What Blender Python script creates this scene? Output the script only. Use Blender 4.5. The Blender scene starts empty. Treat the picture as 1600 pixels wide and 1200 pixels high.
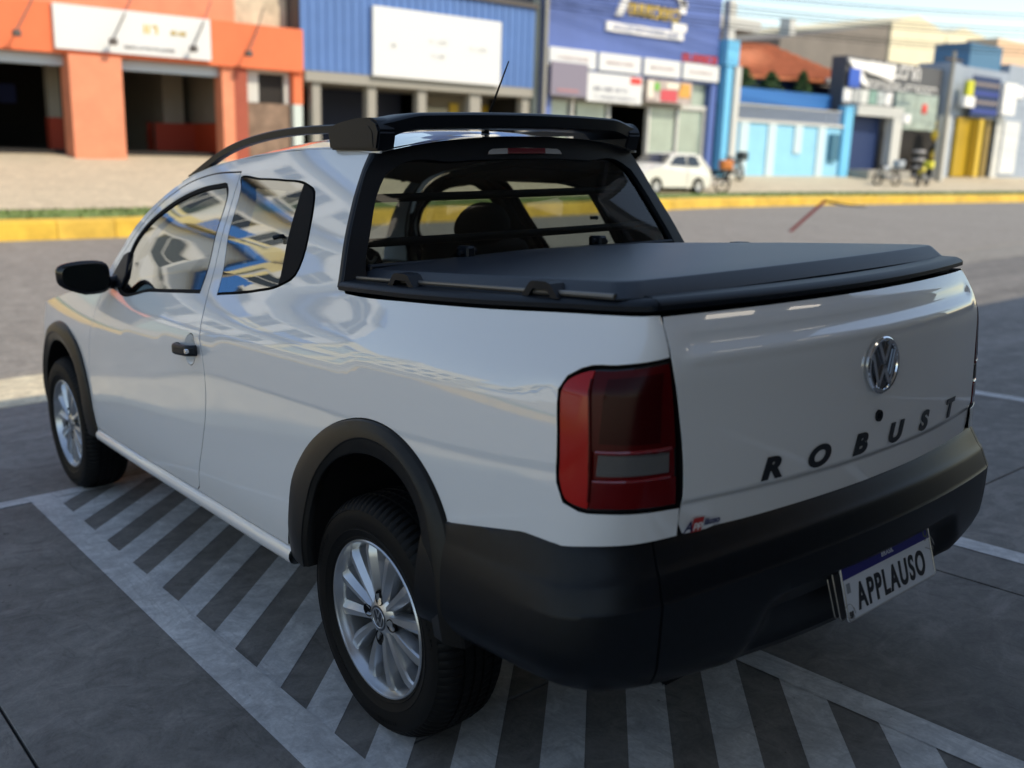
import bpy, bmesh, math, random
from mathutils import Matrix, Vector
from mathutils.geometry import delaunay_2d_cdt
random.seed(7)
SC = bpy.context.scene
COL = SC.collection
R = math.radians

# ------------------------------------------------------------------ camera, sky, sun, exposure
# The yard slopes down towards the street: LOT is the frame of the yard (and of the truck parked on it)
LOT = Matrix(((0.998615, -0.001166, 0.052605, 0), (0.0, 0.999754, 0.022168, 0), (-0.052618, -0.022137, 0.998369, 0), (0, 0, 0, 1)))
cam_d = bpy.data.cameras.new('camera')
cam = bpy.data.objects.new('camera', cam_d); COL.objects.link(cam); SC.camera = cam
fw = Vector((0.74300055, -0.62723447, -0.23351039)); rt = Vector((-0.63917981, -0.76845739, 0.03037125)); upv = Vector((0.19849268, -0.12668928, 0.97187987))
cam.matrix_world = Matrix(((rt.x, upv.x, -fw.x, -1.9355161), (rt.y, upv.y, -fw.y, 2.07219432), (rt.z, upv.z, -fw.z, 1.46301675), (0, 0, 0, 1)))
cam_d.sensor_width = 36; cam_d.lens = 1537.707 / 1600 * 36
cam_d.clip_start = .05; cam_d.clip_end = 3000
cam_d.dof.use_dof = True; cam_d.dof.focus_distance = 2.7; cam_d.dof.aperture_fstop = 2.0

SUN_DIR = Vector((1.0, .35, -1.0)).normalized()      # direction the light travels
world = bpy.data.worlds.new("World"); SC.world = world; world.use_nodes = True
nt = world.node_tree; bg = nt.nodes['Background']
sky = nt.nodes.new('ShaderNodeTexSky'); sky.sky_type = 'NISHITA'; sky.sun_disc = False
sky.sun_elevation = math.asin(-SUN_DIR.z); sky.sun_rotation = math.atan2(-SUN_DIR.x, -SUN_DIR.y)
sky.air_density = 1.0; sky.dust_density = .4; sky.ozone_density = 1.6
nt.links.new(sky.outputs[0], bg.inputs[0]); bg.inputs[1].default_value = .15
sun_d = bpy.data.lights.new('sun', 'SUN'); sun_d.energy = 2.15; sun_d.angle = R(.53); sun_d.color = (1, .94, .84)
sun = bpy.data.objects.new('sun', sun_d); COL.objects.link(sun)
sun.rotation_euler = SUN_DIR.to_track_quat('-Z', 'Y').to_euler(); sun.location = (-20, -8, 25)
SC.view_settings.view_transform = 'Standard'; SC.view_settings.look = 'None'
SC.view_settings.exposure = .82; SC.view_settings.gamma = 1; SC.view_settings.use_curve_mapping = False
try:                                                         # camera white balance set for the shade
    SC.view_settings.use_white_balance = True; SC.view_settings.white_balance_temperature = 7900; SC.view_settings.white_balance_tint = 10
except Exception: pass
SC.cycles.max_bounces = 8; SC.cycles.transparent_max_bounces = 16
SC.cycles.caustics_reflective = False; SC.cycles.caustics_refractive = False

# ------------------------------------------------------------------ materials
MATS = {}
def mat(name, col=(.5, .5, .5), rough=.6, metal=0., coat=0., spec=.5, noise=None, bump=None, coat_rough=.03, emit=None):
    """noise = (scale, amount) mottles the colour; bump = (scale, distance)"""
    if name in MATS: return MATS[name]
    m = bpy.data.materials.new(name); m.use_nodes = True; MATS[name] = m
    n = m.node_tree.nodes; l = m.node_tree.links; b = n['Principled BSDF']
    b.inputs['Base Color'].default_value = (*col, 1); b.inputs['Roughness'].default_value = rough
    b.inputs['Metallic'].default_value = metal; b.inputs['Coat Weight'].default_value = coat
    b.inputs['Coat Roughness'].default_value = coat_rough; b.inputs['Specular IOR Level'].default_value = spec
    tc = n.new('ShaderNodeTexCoord')
    if noise:
        t = n.new('ShaderNodeTexNoise'); t.inputs['Scale'].default_value = noise[0]; t.inputs['Detail'].default_value = 7
        t.inputs['Roughness'].default_value = .65; l.new(tc.outputs['Object'], t.inputs['Vector'])
        r = n.new('ShaderNodeValToRGB'); a = noise[1]
        r.color_ramp.elements[0].position = .3; r.color_ramp.elements[1].position = .7
        r.color_ramp.elements[0].color = (*[c * (1 - a) for c in col], 1); r.color_ramp.elements[1].color = (*[min(1, c * (1 + a)) for c in col], 1)
        l.new(t.outputs[0], r.inputs[0]); l.new(r.outputs[0], b.inputs['Base Color'])
    if bump:
        t = n.new('ShaderNodeTexNoise'); t.inputs['Scale'].default_value = bump[0]; t.inputs['Detail'].default_value = 4
        l.new(tc.outputs['Object'], t.inputs['Vector'])
        bn = n.new('ShaderNodeBump'); bn.inputs['Distance'].default_value = bump[1]; bn.inputs['Strength'].default_value = 1
        l.new(t.outputs[0], bn.inputs['Height']); l.new(bn.outputs[0], b.inputs['Normal'])
    return m
def glass(name, tint, ior, rough=.0):
    """tinted car glass: dark see-through film plus mirror reflection by angle"""
    if name in MATS: return MATS[name]
    m = bpy.data.materials.new(name); m.use_nodes = True; MATS[name] = m
    n = m.node_tree.nodes; l = m.node_tree.links; n.remove(n['Principled BSDF'])
    tr = n.new('ShaderNodeBsdfTransparent'); tr.inputs[0].default_value = (*tint, 1)
    gl = n.new('ShaderNodeBsdfGlossy'); gl.inputs['Roughness'].default_value = rough
    # Schlick reflectance, the same from both sides of the thin pane
    f0 = ((ior - 1) / (ior + 1)) ** 2
    lw = n.new('ShaderNodeLayerWeight'); lw.inputs[0].default_value = .5
    pw = n.new('ShaderNodeMath'); pw.operation = 'POWER'; pw.inputs[1].default_value = 4.2; l.new(lw.outputs['Facing'], pw.inputs[0])
    fr = n.new('ShaderNodeMath'); fr.operation = 'MULTIPLY_ADD'; fr.inputs[1].default_value = 1 - f0; fr.inputs[2].default_value = f0; l.new(pw.outputs[0], fr.inputs[0])
    mx = n.new('ShaderNodeMixShader'); l.new(fr.outputs[0], mx.inputs[0]); l.new(tr.outputs[0], mx.inputs[1]); l.new(gl.outputs[0], mx.inputs[2])
    l.new(mx.outputs[0], n['Material Output'].inputs[0]); return m

M_PAINT = mat('white_car_paint', (.77, .765, .77), .35, coat=1., coat_rough=.004, spec=.3)
M_PAINT.node_tree.nodes['Principled BSDF'].inputs['Coat IOR'].default_value = 1.9
M_TRIM = mat('black_plastic', (.005, .008, .013), .42, spec=.24, bump=(900, .00006))
M_BUMP = mat('bumper_plastic', (.002, .0035, .006), .40, spec=.26, noise=(55, .35), bump=(700, .00012))
M_FLARE = mat('arch_plastic', (.008, .0075, .007), .40, spec=.28, noise=(40, .3), bump=(700, .0001))
M_BLACK = mat('matt_black', (.004, .004, .005), .8, spec=.2)
M_GLOSSBLK = mat('gloss_black', (.006, .006, .008), .12, spec=.5)
M_INT = mat('cab_interior', (.018, .018, .02), .8, spec=.2)
M_SEAT = mat('seat_fabric', (.025, .025, .028), .9, spec=.1)
M_RUBBER = mat('tyre_rubber', (.004, .004, .0042), .6, spec=.18, bump=(60, .0004))
M_ALLOY = mat('alloy_silver', (.52, .54, .57), .28, metal=.85, noise=(9, .08))
M_ALLOYD = mat('alloy_shadowed_recess', (.33, .34, .36), .4, metal=.7)
M_CHROME = mat('chrome', (.75, .77, .8), .08, metal=1.)
M_STEEL = mat('dull_steel', (.28, .27, .26), .45, metal=.8)
M_VINYL = mat('tonneau_vinyl', (.014, .020, .030), .40, spec=.5, bump=(420, .0003))
M_ALU = mat('aluminium', (.45, .43, .40), .35, metal=.9)
M_LENS = mat('red_lens', (.40, .004, .004), .10, spec=.35)
M_LENSD = mat('dark_red_lens', (.065, .001, .002), .22, spec=.16)
M_LENSL = mat('lower_red_lens', (.11, .001, .002), .12, spec=.25)
M_LENSI = mat('lamp_interior', (.030, .0005, .001), .22, spec=.14)
M_CLEAR = mat('reverse_lens', (.09, .085, .088), .25, spec=.3)
M_DECAL = mat('black_decal', (.008, .010, .014), .35)
M_PLATE = mat('plate_white', (.62, .65, .70), .35, noise=(14, .06))
M_PBLUE = mat('plate_blue', (.004, .006, .16), .35)
M_RED = mat('sticker_red', (.45, .02, .02), .4)
M_NAVY = mat('sticker_navy', (.01, .015, .08), .4)
M_WHITE = mat('sticker_white', (.75, .75, .75), .4)
M_GREY = mat('sticker_grey', (.22, .22, .24), .4)
G_SIDE = glass('tinted_side_glass', (.30, .32, .31), 5.0)
G_SIDE2 = glass('right_side_glass', (.72, .76, .73), 1.6)  # clearer copy of the side glass; puts the right panes' brightness into the tint
G_REAR = glass('tinted_rear_glass', (.40, .44, .42), 1.42)
G_SCREEN = glass('windscreen_glass', (.75, .80, .77), 1.45)

# ------------------------------------------------------------------ object helpers
def link(name, me, m=None, parent=None):
    o = bpy.data.objects.new(name, me); COL.objects.link(o)
    if m is not None and me is not None: me.materials.append(m)
    if parent is not None: o.parent = parent
    return o
def tag(o, label=None, cat=None, group=None, kind=None):
    if label: o['label'] = label
    if cat: o['category'] = cat
    if group: o['group'] = group
    if kind: o['kind'] = kind
    return o
def thing(name, label, cat, loc=(0, 0, 0), rz=0, group=None):
    o = bpy.data.objects.new(name, None); COL.objects.link(o); o.empty_display_size = .2
    o.location = loc; o.rotation_euler = (0, 0, rz)
    return tag(o, label, cat, group)
def mesh(name, vs, fs, m, parent=None, smooth=False, normals=None, angle=None):
    me = bpy.data.meshes.new(name); me.from_pydata([tuple(v) for v in vs], [], fs)
    me.validate(); me.update()
    if smooth: me.polygons.foreach_set('use_smooth', [True] * len(me.polygons))
    o = link(name, me, m, parent)
    if normals: me.normals_split_custom_set_from_vertices(normals)
    elif angle is not None and smooth:
        me.set_sharp_from_angle(angle=R(angle))
    return o
class MB:
    """collects primitive shapes into one mesh"""
    def __init__(s): s.v = []; s.f = []
    def quad(s, a, b, c, d):
        n = len(s.v); s.v += [a, b, c, d]; s.f.append((n, n + 1, n + 2, n + 3)); return s
    def box(s, x0, x1, y0, y1, z0, z1, M=None):
        n = len(s.v)
        P = [(x, y, z) for z in (z0, z1) for y in (y0, y1) for x in (x0, x1)]
        if M is not None: P = [tuple(M @ Vector(p)) for p in P]
        s.v += P
        for f in ((0, 2, 3, 1), (4, 5, 7, 6), (0, 1, 5, 4), (2, 6, 7, 3), (0, 4, 6, 2), (1, 3, 7, 5)): s.f.append(tuple(n + i for i in f))
        return s
    def bevbox(s, x0, x1, y0, y1, z0, z1, b=.02, M=None, seg=1):
        bm = bmesh.new(); bmesh.ops.create_cube(bm, size=1)
        for v in bm.verts: v.co = Vector((x0 + (v.co.x + .5) * (x1 - x0), y0 + (v.co.y + .5) * (y1 - y0), z0 + (v.co.z + .5) * (z1 - z0)))
        bmesh.ops.bevel(bm, geom=bm.edges[:], offset=b, segments=seg, affect='EDGES', profile=.5)
        s.add(bm, M); return s
    def add(s, bm, M=None):
        n = len(s.v); bm.verts.ensure_lookup_table()
        for i, v in enumerate(bm.verts): v.index = i
        s.v += [tuple((M @ v.co) if M is not None else v.co) for v in bm.verts]
        s.f += [tuple(n + v.index for v in f.verts) for f in bm.faces]; bm.free(); return s
    def tube(s, pts, r, n=8, cap=True):
        pts = [Vector(p) for p in pts]; rr = r if isinstance(r, (list, tuple)) else [r] * len(pts)
        base = len(s.v); prev = None
        for i, p in enumerate(pts):
            t = (pts[min(i + 1, len(pts) - 1)] - pts[max(i - 1, 0)]).normalized()
            if prev is None: a = t.orthogonal().normalized()
            else: a = (prev - t * prev.dot(t)).normalized()
            prev = a; b = t.cross(a)
            for k in range(n):
                q = 2 * math.pi * k / n; s.v.append(tuple(p + (a * math.cos(q) + b * math.sin(q)) * rr[i]))
        for i in range(len(pts) - 1):
            for k in range(n):
                s.f.append((base + i * n + k, base + i * n + (k + 1) % n, base + (i + 1) * n + (k + 1) % n, base + (i + 1) * n + k))
        if cap:
            s.f.append(tuple(base + k for k in range(n))[::-1]); s.f.append(tuple(base + (len(pts) - 1) * n + k for k in range(n)))
        return s
    def prism(s, poly, a, b, axis='y'):
        """extrude 2D polygon between a and b along axis"""
        n = len(s.v); k = len(poly)
        def P(p, t): return {'y': (p[0], t, p[1]), 'x': (t, p[0], p[1]), 'z': (p[0], p[1], t)}[axis]
        s.v += [P(p, a) for p in poly] + [P(p, b) for p in poly]
        s.f.append(tuple(range(n, n + k))); s.f.append(tuple(range(n + 2 * k - 1, n + k - 1, -1)))
        for i in range(k): s.f.append((n + (i + 1) % k, n + i, n + k + i, n + k + (i + 1) % k))
        return s
    def lathe(s, prof, n=64, axis='y', M=None, closed=False):
        base = len(s.v); k = len(prof)
        for i in range(n):
            q = 2 * math.pi * i / n
            for r, h in prof:
                p = {'y': (r * math.cos(q), h, r * math.sin(q)), 'z': (r * math.cos(q), r * math.sin(q), h), 'x': (h, r * math.cos(q), r * math.sin(q))}[axis]
                s.v.append(tuple(M @ Vector(p)) if M is not None else p)
        for i in range(n):
            for j in range(k - 1 + (1 if closed else 0)):
                a = base + i * k + j; b = base + i * k + (j + 1) % k; c = base + ((i + 1) % n) * k + (j + 1) % k; d = base + ((i + 1) % n) * k + j
                s.f.append((a, b, c, d))
        return s
    def build(s, name, m, parent=None, smooth=False, angle=35):
        return mesh(name, s.v, s.f, m, parent, smooth, angle=angle)
def grid(name, rows, m, parent=None, smooth=True, angle=40, flip=False, thick=0):
    nu = len(rows); nv = len(rows[0]); vs = [p for r in rows for p in r]
    fs = []
    for i in range(nu - 1):
        for j in range(nv - 1):
            q = (i * nv + j, i * nv + j + 1, (i + 1) * nv + j + 1, (i + 1) * nv + j); fs.append(q[::-1] if flip else q)
    o = mesh(name, vs, fs, m, parent, smooth, angle=angle)
    if thick:
        md = o.modifiers.new('s', 'SOLIDIFY'); md.thickness = abs(thick); md.offset = -1 if thick > 0 else 1
    return o
def text(name, body, size, m, parent, M, extrude=.001, shear=0., xs=1., off=0., fn=None, spacing=1., bevel=0):
    """a piece of lettering as a mesh; M places it (x right, y up, z out); fn may bend it on to a surface"""
    c = bpy.data.curves.new(name, 'FONT'); c.body = body; c.size = size; c.extrude = extrude; c.shear = shear; c.offset = off
    c.align_x = 'CENTER'; c.align_y = 'CENTER'; c.space_character = spacing; c.bevel_depth = bevel; c.resolution_u = 6
    t = bpy.data.objects.new(name, c); COL.objects.link(t)
    bpy.context.view_layer.update(); dg = bpy.context.evaluated_depsgraph_get()
    me = bpy.data.meshes.new_from_object(t.evaluated_get(dg)); bpy.data.objects.remove(t); bpy.data.curves.remove(c)
    for v in me.vertices:
        p = Vector((v.co.x * xs, v.co.y, v.co.z)); v.co = fn(p) if fn else M @ p
    me.materials.clear(); me.name = name
    return link(name, me, m, parent)

# ------------------------------------------------------------------ body surface of the truck (metres, truck frame: x forward, y left, z up)
def spline(xs, ys):
    n = len(xs); h = [xs[i + 1] - xs[i] for i in range(n - 1)]
    a = [0] * n; b = [1] * n; c = [0] * n; d = [0] * n
    for i in range(1, n - 1):
        a[i] = h[i - 1]; b[i] = 2 * (h[i - 1] + h[i]); c[i] = h[i]
        d[i] = 6 * ((ys[i + 1] - ys[i]) / h[i] - (ys[i] - ys[i - 1]) / h[i - 1])
    for i in range(1, n):
        q = a[i] / b[i - 1]; b[i] -= q * c[i - 1]; d[i] -= q * d[i - 1]
    M = [0] * n; M[-1] = d[-1] / b[-1]
    for i in range(n - 2, -1, -1): M[i] = (d[i] - c[i] * M[i + 1]) / b[i]
    def f(x):
        if x <= xs[0]: return ys[0] + ((ys[1] - ys[0]) / h[0] - h[0] * (2 * M[0] + M[1]) / 6) * (x - xs[0])
        if x >= xs[-1]: return ys[-1] + ((ys[-1] - ys[-2]) / h[-1] + h[-1] * (2 * M[-1] + M[-2]) / 6) * (x - xs[-1])
        i = 0
        while x > xs[i + 1]: i += 1
        t = x - xs[i]; u = xs[i + 1] - x; H = h[i]
        return M[i] * u ** 3 / (6 * H) + M[i + 1] * t ** 3 / (6 * H) + (ys[i] / H - M[i] * H / 6) * u + (ys[i + 1] / H - M[i + 1] * H / 6) * t
    return f
def lerp_tab(tab):
    def f(x):
        if x <= tab[0][0]: return tab[0][1]
        for (a, b), (c, d) in zip(tab, tab[1:]):
            if x <= c: return b + (d - b) * (x - a) / (c - a)
        return tab[-1][1]
    return f
WZ = spline([.25, .42, .58, .72, .84, .94, 1.03, 1.12, 1.22, 1.32, 1.42, 1.52], [.815, .849, .845, .838, .826, .800, .757, .708, .664, .612, .553, .487])
XR = spline([.45, .69, .85, .97, 1.04, 1.09, 1.135, 1.2], [-.845, -.853, -.856, -.853, -.846, -.825, -.797, -.75])
YE = .606; CL = .30; X0 = -.60; S0 = YE + CL - X0            # on the flank x = s - S0
def taper(x):
    t = 0.
    if x < .2: t += .055 * ((.2 - x) / .8) ** 2
    if x > 1.6: t += .075 * ((x - 1.6) / 1.6) ** 2.2
    if x > 3.05: t += .9 * ((x - 3.05) / .6) ** 2.6
    return t
def sstep(t): t = max(0., min(1., t)); return t * t * (3 - 2 * t)
ZC = spline([-.8, -.3, .29, .62, 1.0, 1.5, 2.0, 2.6, 3.4], [.992, .970, .937, .924, .904, .864, .816, .765, .72])   # height of the character line
WC = spline([-1.2, -0.5, 0, 0.5, 1.0, 1.4, 2.4, 3.0, 3.8], [0.797, 0.797, 0.803, 0.815, 0.823, 0.828, 0.832, 0.833, 0.832])
M80 = spline([-1.2, -0.5, 0.2, 0.63, 1.0, 1.4, 2.4, 3.0, 3.8], [-0.15, -0.15, -0.11, -0.076, -0.045, -0.025, -0.01, -0.01, -0.01])
M62 = spline([-1.2, -0.3, 0, 0.48, 1.0, 1.4, 2.0, 3.0, 3.8], [-0.15, -0.15, -0.155, -0.145, -0.115, -0.087, -0.04, -0.04, -0.04])
M1 = spline([-1.2, -0.5, 0, 0.8, 1.6, 2.4, 3.0, 3.8], [-0.42, -0.42, -0.38, -0.3, -0.22, -0.16, -0.16, -0.16])
def W(x, z):
    if z >= 1.12: return WZ(z) - taper(x)
    zc = ZC(x); wc = WC(x)
    if z >= zc:
        H = 1.12 - zc; t = (z - zc) / H; t2 = t * t; t3 = t2 * t
        return (2 * t3 - 3 * t2 + 1) * wc + (t3 - 2 * t2 + t) * H * M1(x) + (-2 * t3 + 3 * t2) * .708 + (t3 - t2) * H * -.50 - taper(x)
    m8, m6 = M80(x), M62(x); zm = min(.80, zc - .02)
    K = [(zc, m8 - .03), (zm, m8), (.62, m6), (.50, m6 * .8), (.42, .06), (.25, .30), (-1, .30)]
    w = wc
    for (za, ma), (zb, mb_) in zip(K, K[1:]):
        if z < zb: w -= (za - zb) * (ma + mb_) / 2
        else:
            f = (za - z) / (za - zb); mz = ma + (mb_ - ma) * f; w -= (za - z) * (ma + mz) / 2; break
    return w - taper(x)
def body(s, z):
    if s < 0:
        p = body(-s, z); return (p[0], -p[1], p[2])
    if s <= YE: return (XR(z) + .193 * s * s, s, z)
    if s >= YE + CL: return (s - S0, W(s - S0, z), z)
    t = (s - YE) / CL; ax, ay = XR(z) + .193 * YE * YE, YE; bx, by = X0, W(X0, z)
    dy = (W(X0 + .01, z) - by) / .01; ta = (by - ay) * .62; tb = (bx - ax) * .62
    c1 = (ax + .234 * ta, ay + ta); c2 = (bx - tb, by - tb * dy); u = 1 - t
    return (u ** 3 * ax + 3 * u * u * t * c1[0] + 3 * u * t * t * c2[0] + t ** 3 * bx, u ** 3 * ay + 3 * u * u * t * c1[1] + 3 * u * t * t * c2[1] + t ** 3 * by, z)
def side(x, z): return body(x + S0, z)
def nrm(fn, s, z, e=.002, sg=-1):
    a = Vector(fn(s + e, z)) - Vector(fn(s - e, z)); b = Vector(fn(s, z + e)) - Vector(fn(s, z - e))
    n = a.cross(b)
    return n.normalized() * sg
def at(fn, s, z, off=0., sg=-1): return Vector(fn(s, z)) + nrm(fn, s, z, sg=sg) * off

def crom(pts, step=.02, closed=True):
    """smooth closed outline through pts; a point with a third value is a sharp corner"""
    n = len(pts); out = []
    for i in range(n if closed else n - 1):
        p0, p1, p2, p3 = pts[(i - 1) % n], pts[i], pts[(i + 1) % n], pts[(i + 2) % n]
        if not closed and i == 0: p0 = p1
        if not closed and i == n - 2: p3 = p2
        if len(p1) > 2: p0 = (2 * p1[0] - p2[0], 2 * p1[1] - p2[1])
        if len(p2) > 2: p3 = (2 * p2[0] - p1[0], 2 * p2[1] - p1[1])
        L = math.hypot(p2[0] - p1[0], p2[1] - p1[1]); k = max(1, int(L / step))
        for j in range(k):
            t = j / k; t2 = t * t; t3 = t2 * t
            # centripetal-like tension keeps uneven spacing from overshooting
            def m(a, b, c):
                da = math.hypot(b[0] - a[0], b[1] - a[1]) + 1e-6; db = math.hypot(c[0] - b[0], c[1] - b[1]) + 1e-6
                w = L * 1.0
                return ((c[0] - b[0]) / db * da / (da + db) + (b[0] - a[0]) / da * db / (da + db), (c[1] - b[1]) / db * da / (da + db) + (b[1] - a[1]) / da * db / (da + db)), w
            (mx1, my1), w = m(p0, p1, p2); (mx2, my2), w = m(p1, p2, p3)
            h00 = 2 * t3 - 3 * t2 + 1; h10 = t3 - 2 * t2 + t; h01 = -2 * t3 + 3 * t2; h11 = t3 - t2
            out.append((h00 * p1[0] + h10 * w * mx1 + h01 * p2[0] + h11 * w * mx2, h00 * p1[1] + h10 * w * my1 + h01 * p2[1] + h11 * w * my2))
    if not closed: out.append(tuple(pts[-1][:2]))
    return out
def area(p): return .5 * sum(p[i][0] * p[(i + 1) % len(p)][1] - p[(i + 1) % len(p)][0] * p[i][1] for i in range(len(p)))
def inset(p, d):
    """move a closed outline inwards by d (negative: outwards)"""
    n = len(p); sg = 1 if area(p) > 0 else -1; out = []
    for i in range(n):
        a, b, c = p[i - 1], p[i], p[(i + 1) % n]
        u = Vector((b[0] - a[0], b[1] - a[1])); v = Vector((c[0] - b[0], c[1] - b[1]))
        if u.length < 1e-9 or v.length < 1e-9: out.append(b); continue
        u.normalize(); v.normalize(); n1 = Vector((-u.y, u.x)); n2 = Vector((-v.y, v.x)); k = n1 + n2
        if k.length < 1e-6: k = n1.copy()
        k.normalize(); f = min(2., 1 / max(.3, k.dot(n1)))
        out.append((b[0] + k.x * d * f * sg, b[1] + k.y * d * f * sg))
    return out
def inside(p, x, y):
    c = False; n = len(p); j = n - 1
    for i in range(n):
        if (p[i][1] > y) != (p[j][1] > y) and x < (p[j][0] - p[i][0]) * (y - p[i][1]) / (p[j][1] - p[i][1]) + p[i][0]: c = not c
        j = i
    return c
def clip_poly(P, f):
    """keep the part of a closed outline where f(point) >= 0"""
    out = []
    for i in range(len(P)):
        p, q = P[i - 1], P[i]; a, b = f(p), f(q)
        if (a >= 0) != (b >= 0):
            t = a / (a - b); out.append((p[0] + (q[0] - p[0]) * t, p[1] + (q[1] - p[1]) * t))
        if b >= 0: out.append(q)
    k = []
    for q in out:
        if not k or math.hypot(q[0] - k[-1][0], q[1] - k[-1][1]) > 1e-5: k.append(q)
    while len(k) > 2 and math.hypot(k[0][0] - k[-1][0], k[0][1] - k[-1][1]) < 1e-5: k.pop()
    # refill long straight edges
    out = []
    for i in range(len(k)):
        p, q = k[i], k[(i + 1) % len(k)]; n = max(1, int(math.hypot(q[0] - p[0], q[1] - p[1]) / .015))
        for j in range(n): out.append((p[0] + (q[0] - p[0]) * j / n, p[1] + (q[1] - p[1]) * j / n))
    return out
def dist_seg(p, a, b):
    vx, vy = b[0] - a[0], b[1] - a[1]; L = vx * vx + vy * vy
    t = 0 if L == 0 else max(0, min(1, ((p[0] - a[0]) * vx + (p[1] - a[1]) * vy) / L))
    return math.hypot(p[0] - a[0] - t * vx, p[1] - a[1] - t * vy)
def patch(name, outer, holes, fn, m, parent, step=.04, off=0., rim=.014, mirror=False, gap=.0018, sg=-1):
    """a panel cut from a curved surface: outline and holes in surface coordinates, folded edge of depth rim"""
    offf = off if callable(off) else (lambda s, z: off)
    if gap: outer = inset(outer, gap); holes = [inset(h, -gap) for h in holes]
    loops = [outer] + holes; vs = []; es = []
    for lp in loops:
        b = len(vs); vs += [Vector(q) for q in lp]; es += [(b + i, b + (i + 1) % len(lp)) for i in range(len(lp))]
    nb = len(vs)
    x0 = min(q[0] for q in outer); x1 = max(q[0] for q in outer); z0 = min(q[1] for q in outer); z1 = max(q[1] for q in outer)
    segs = [(lp[i], lp[(i + 1) % len(lp)]) for lp in loops for i in range(len(lp))]
    cell = {}
    for a, b in segs:
        cx = round((a[0] + b[0]) / 2 / step); cz = round((a[1] + b[1]) / 2 / step)
        for dx in (-1, 0, 1):
            for dz in (-1, 0, 1): cell.setdefault((cx + dx, cz + dz), []).append((a, b))
    i0 = int(x0 / step) - 1
    for i in range(i0, int(x1 / step) + 2):
        for j in range(int(z0 / step) - 1, int(z1 / step) + 2):
            q = (i * step, j * step)
            if not inside(outer, *q) or any(inside(h, *q) for h in holes): continue
            if any(dist_seg(q, a, b) < .35 * step for a, b in cell.get((i, j), [])): continue
            vs.append(Vector(q))
    r = delaunay_2d_cdt(vs, es, [], 0, 1e-7)
    V2 = r[0]; tris = []
    for f in r[2]:
        cx = sum(V2[k][0] for k in f) / 3; cz = sum(V2[k][1] for k in f) / 3
        if inside(outer, cx, cz) and not any(inside(h, cx, cz) for h in holes): tris.append(tuple(f))
    P = lambda s, z: at(fn, s, z, offf(s, z), sg=sg)
    pos = []; nor = []
    for q in V2:
        p = P(q[0], q[1]); pos.append(p); nor.append(nrm(P, q[0], q[1], .0025, sg))
    fs = []
    for f in tris:
        a, b, c = (pos[k] for k in f); n = (b - a).cross(c - a)
        fs.append(f if n.dot(nor[f[0]]) > 0 else f[::-1])
    # rolled rim
    if rim:
        cnt = {}
        for f in fs:
            for i in range(3):
                e = (f[i], f[(i + 1) % 3]); cnt[e] = cnt.get(e, 0) + 1
        bd = [e for e in cnt if (e[1], e[0]) not in cnt]
        outn = {}
        for a, b in bd:                               # outward direction along the sheet
            d = pos[b] - pos[a]
            for k in (a, b): outn[k] = outn.get(k, Vector()) + d.cross(nor[k])
        idx = {}
        def ring(depth, mixn):
            mp = {}
            for k in outn:
                o_ = outn[k].normalized() if outn[k].length > 0 else nor[k]
                mp[k] = len(pos); pos.append(pos[k] - nor[k] * depth + o_ * min(.0012, depth * .5)); nor.append((nor[k] * (1 - mixn) + o_ * mixn).normalized())
            return mp
        r1 = ring(.0016, .75); r2 = ring(rim, 1.)
        nf1 = len(fs)
        for a, b in bd: fs.append((b, a, r1[a], r1[b]))
        nf2 = len(fs)
        for a, b in bd: fs.append((r1[b], r1[a], r2[a], r2[b]))
    if mirror:
        pos = [Vector((p.x, -p.y, p.z)) for p in pos]; nor = [Vector((p.x, -p.y, p.z)) for p in nor]; fs = [f[::-1] for f in fs]
    o = mesh(name, pos, fs, m, parent, True, [tuple(n) for n in nor])
    if rim and m is M_PAINT and len(o.data.polygons) == len(fs):         # deep flange faces painted black to imitate the shade inside panel gaps
        o.data.materials.append(M_BLACK)
        for i in range(nf2, len(fs)): o.data.polygons[i].material_index = 1
    return o
def emblem(name, r, M, parent, ring_m, back_m):
    """round car badge: disc, raised ring, and a V over a W"""
    b = MB().lathe([(0.0001, .0), (r * .97, .0), (r, -.004)], 48, 'z', M); back = b.build(name, back_m, parent, True)
    k = MB().lathe([(r * .84, .0012), (r * .87, .0045), (r * .95, .005), (r, .002), (r * 1.0, -.004)], 64, 'z', M)
    def bar(pts, w):
        for (a, c) in zip(pts, pts[1:]):
            a = Vector(a); c = Vector(c); d = (c - a).normalized(); n = Vector((-d.y, d.x)) * w / 2; a2 = a - d * w * .25; c2 = c + d * w * .25
            q = [(a2 + n), (c2 + n), (c2 - n), (a2 - n)]
            base = len(k.v); k.v += [tuple(M @ Vector((p.x * r, p.y * r, .001))) for p in q] + [tuple(M @ Vector((p.x * r * .995, p.y * r * .995, .005))) for p in q]
            k.f.append((base + 4, base + 7, base + 6, base + 5))
            for i in range(4): k.f.append((base + i, base + (i + 1) % 4, base + 4 + (i + 1) % 4, base + 4 + i)[::-1])
    bar([(-.36, .80), (0, .10), (.36, .80)], .15)
    bar([(-.74, .42), (-.36, -.70), (0, -.06), (.36, -.70), (.74, .42)], .15)
    k.build('emblem_relief', ring_m, parent, True, 30)
    return back

# ================================================================== THE PICKUP TRUCK
truck = thing('pickup_truck', 'white double cab pickup truck with black bed cover, parked over the striped bay', 'pickup truck')
truck.matrix_world = LOT.copy()
T = truck
def sx(pts): return [(p[0] + S0,) + tuple(p[1:]) for p in pts]      # flank outlines are listed in x, z

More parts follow.
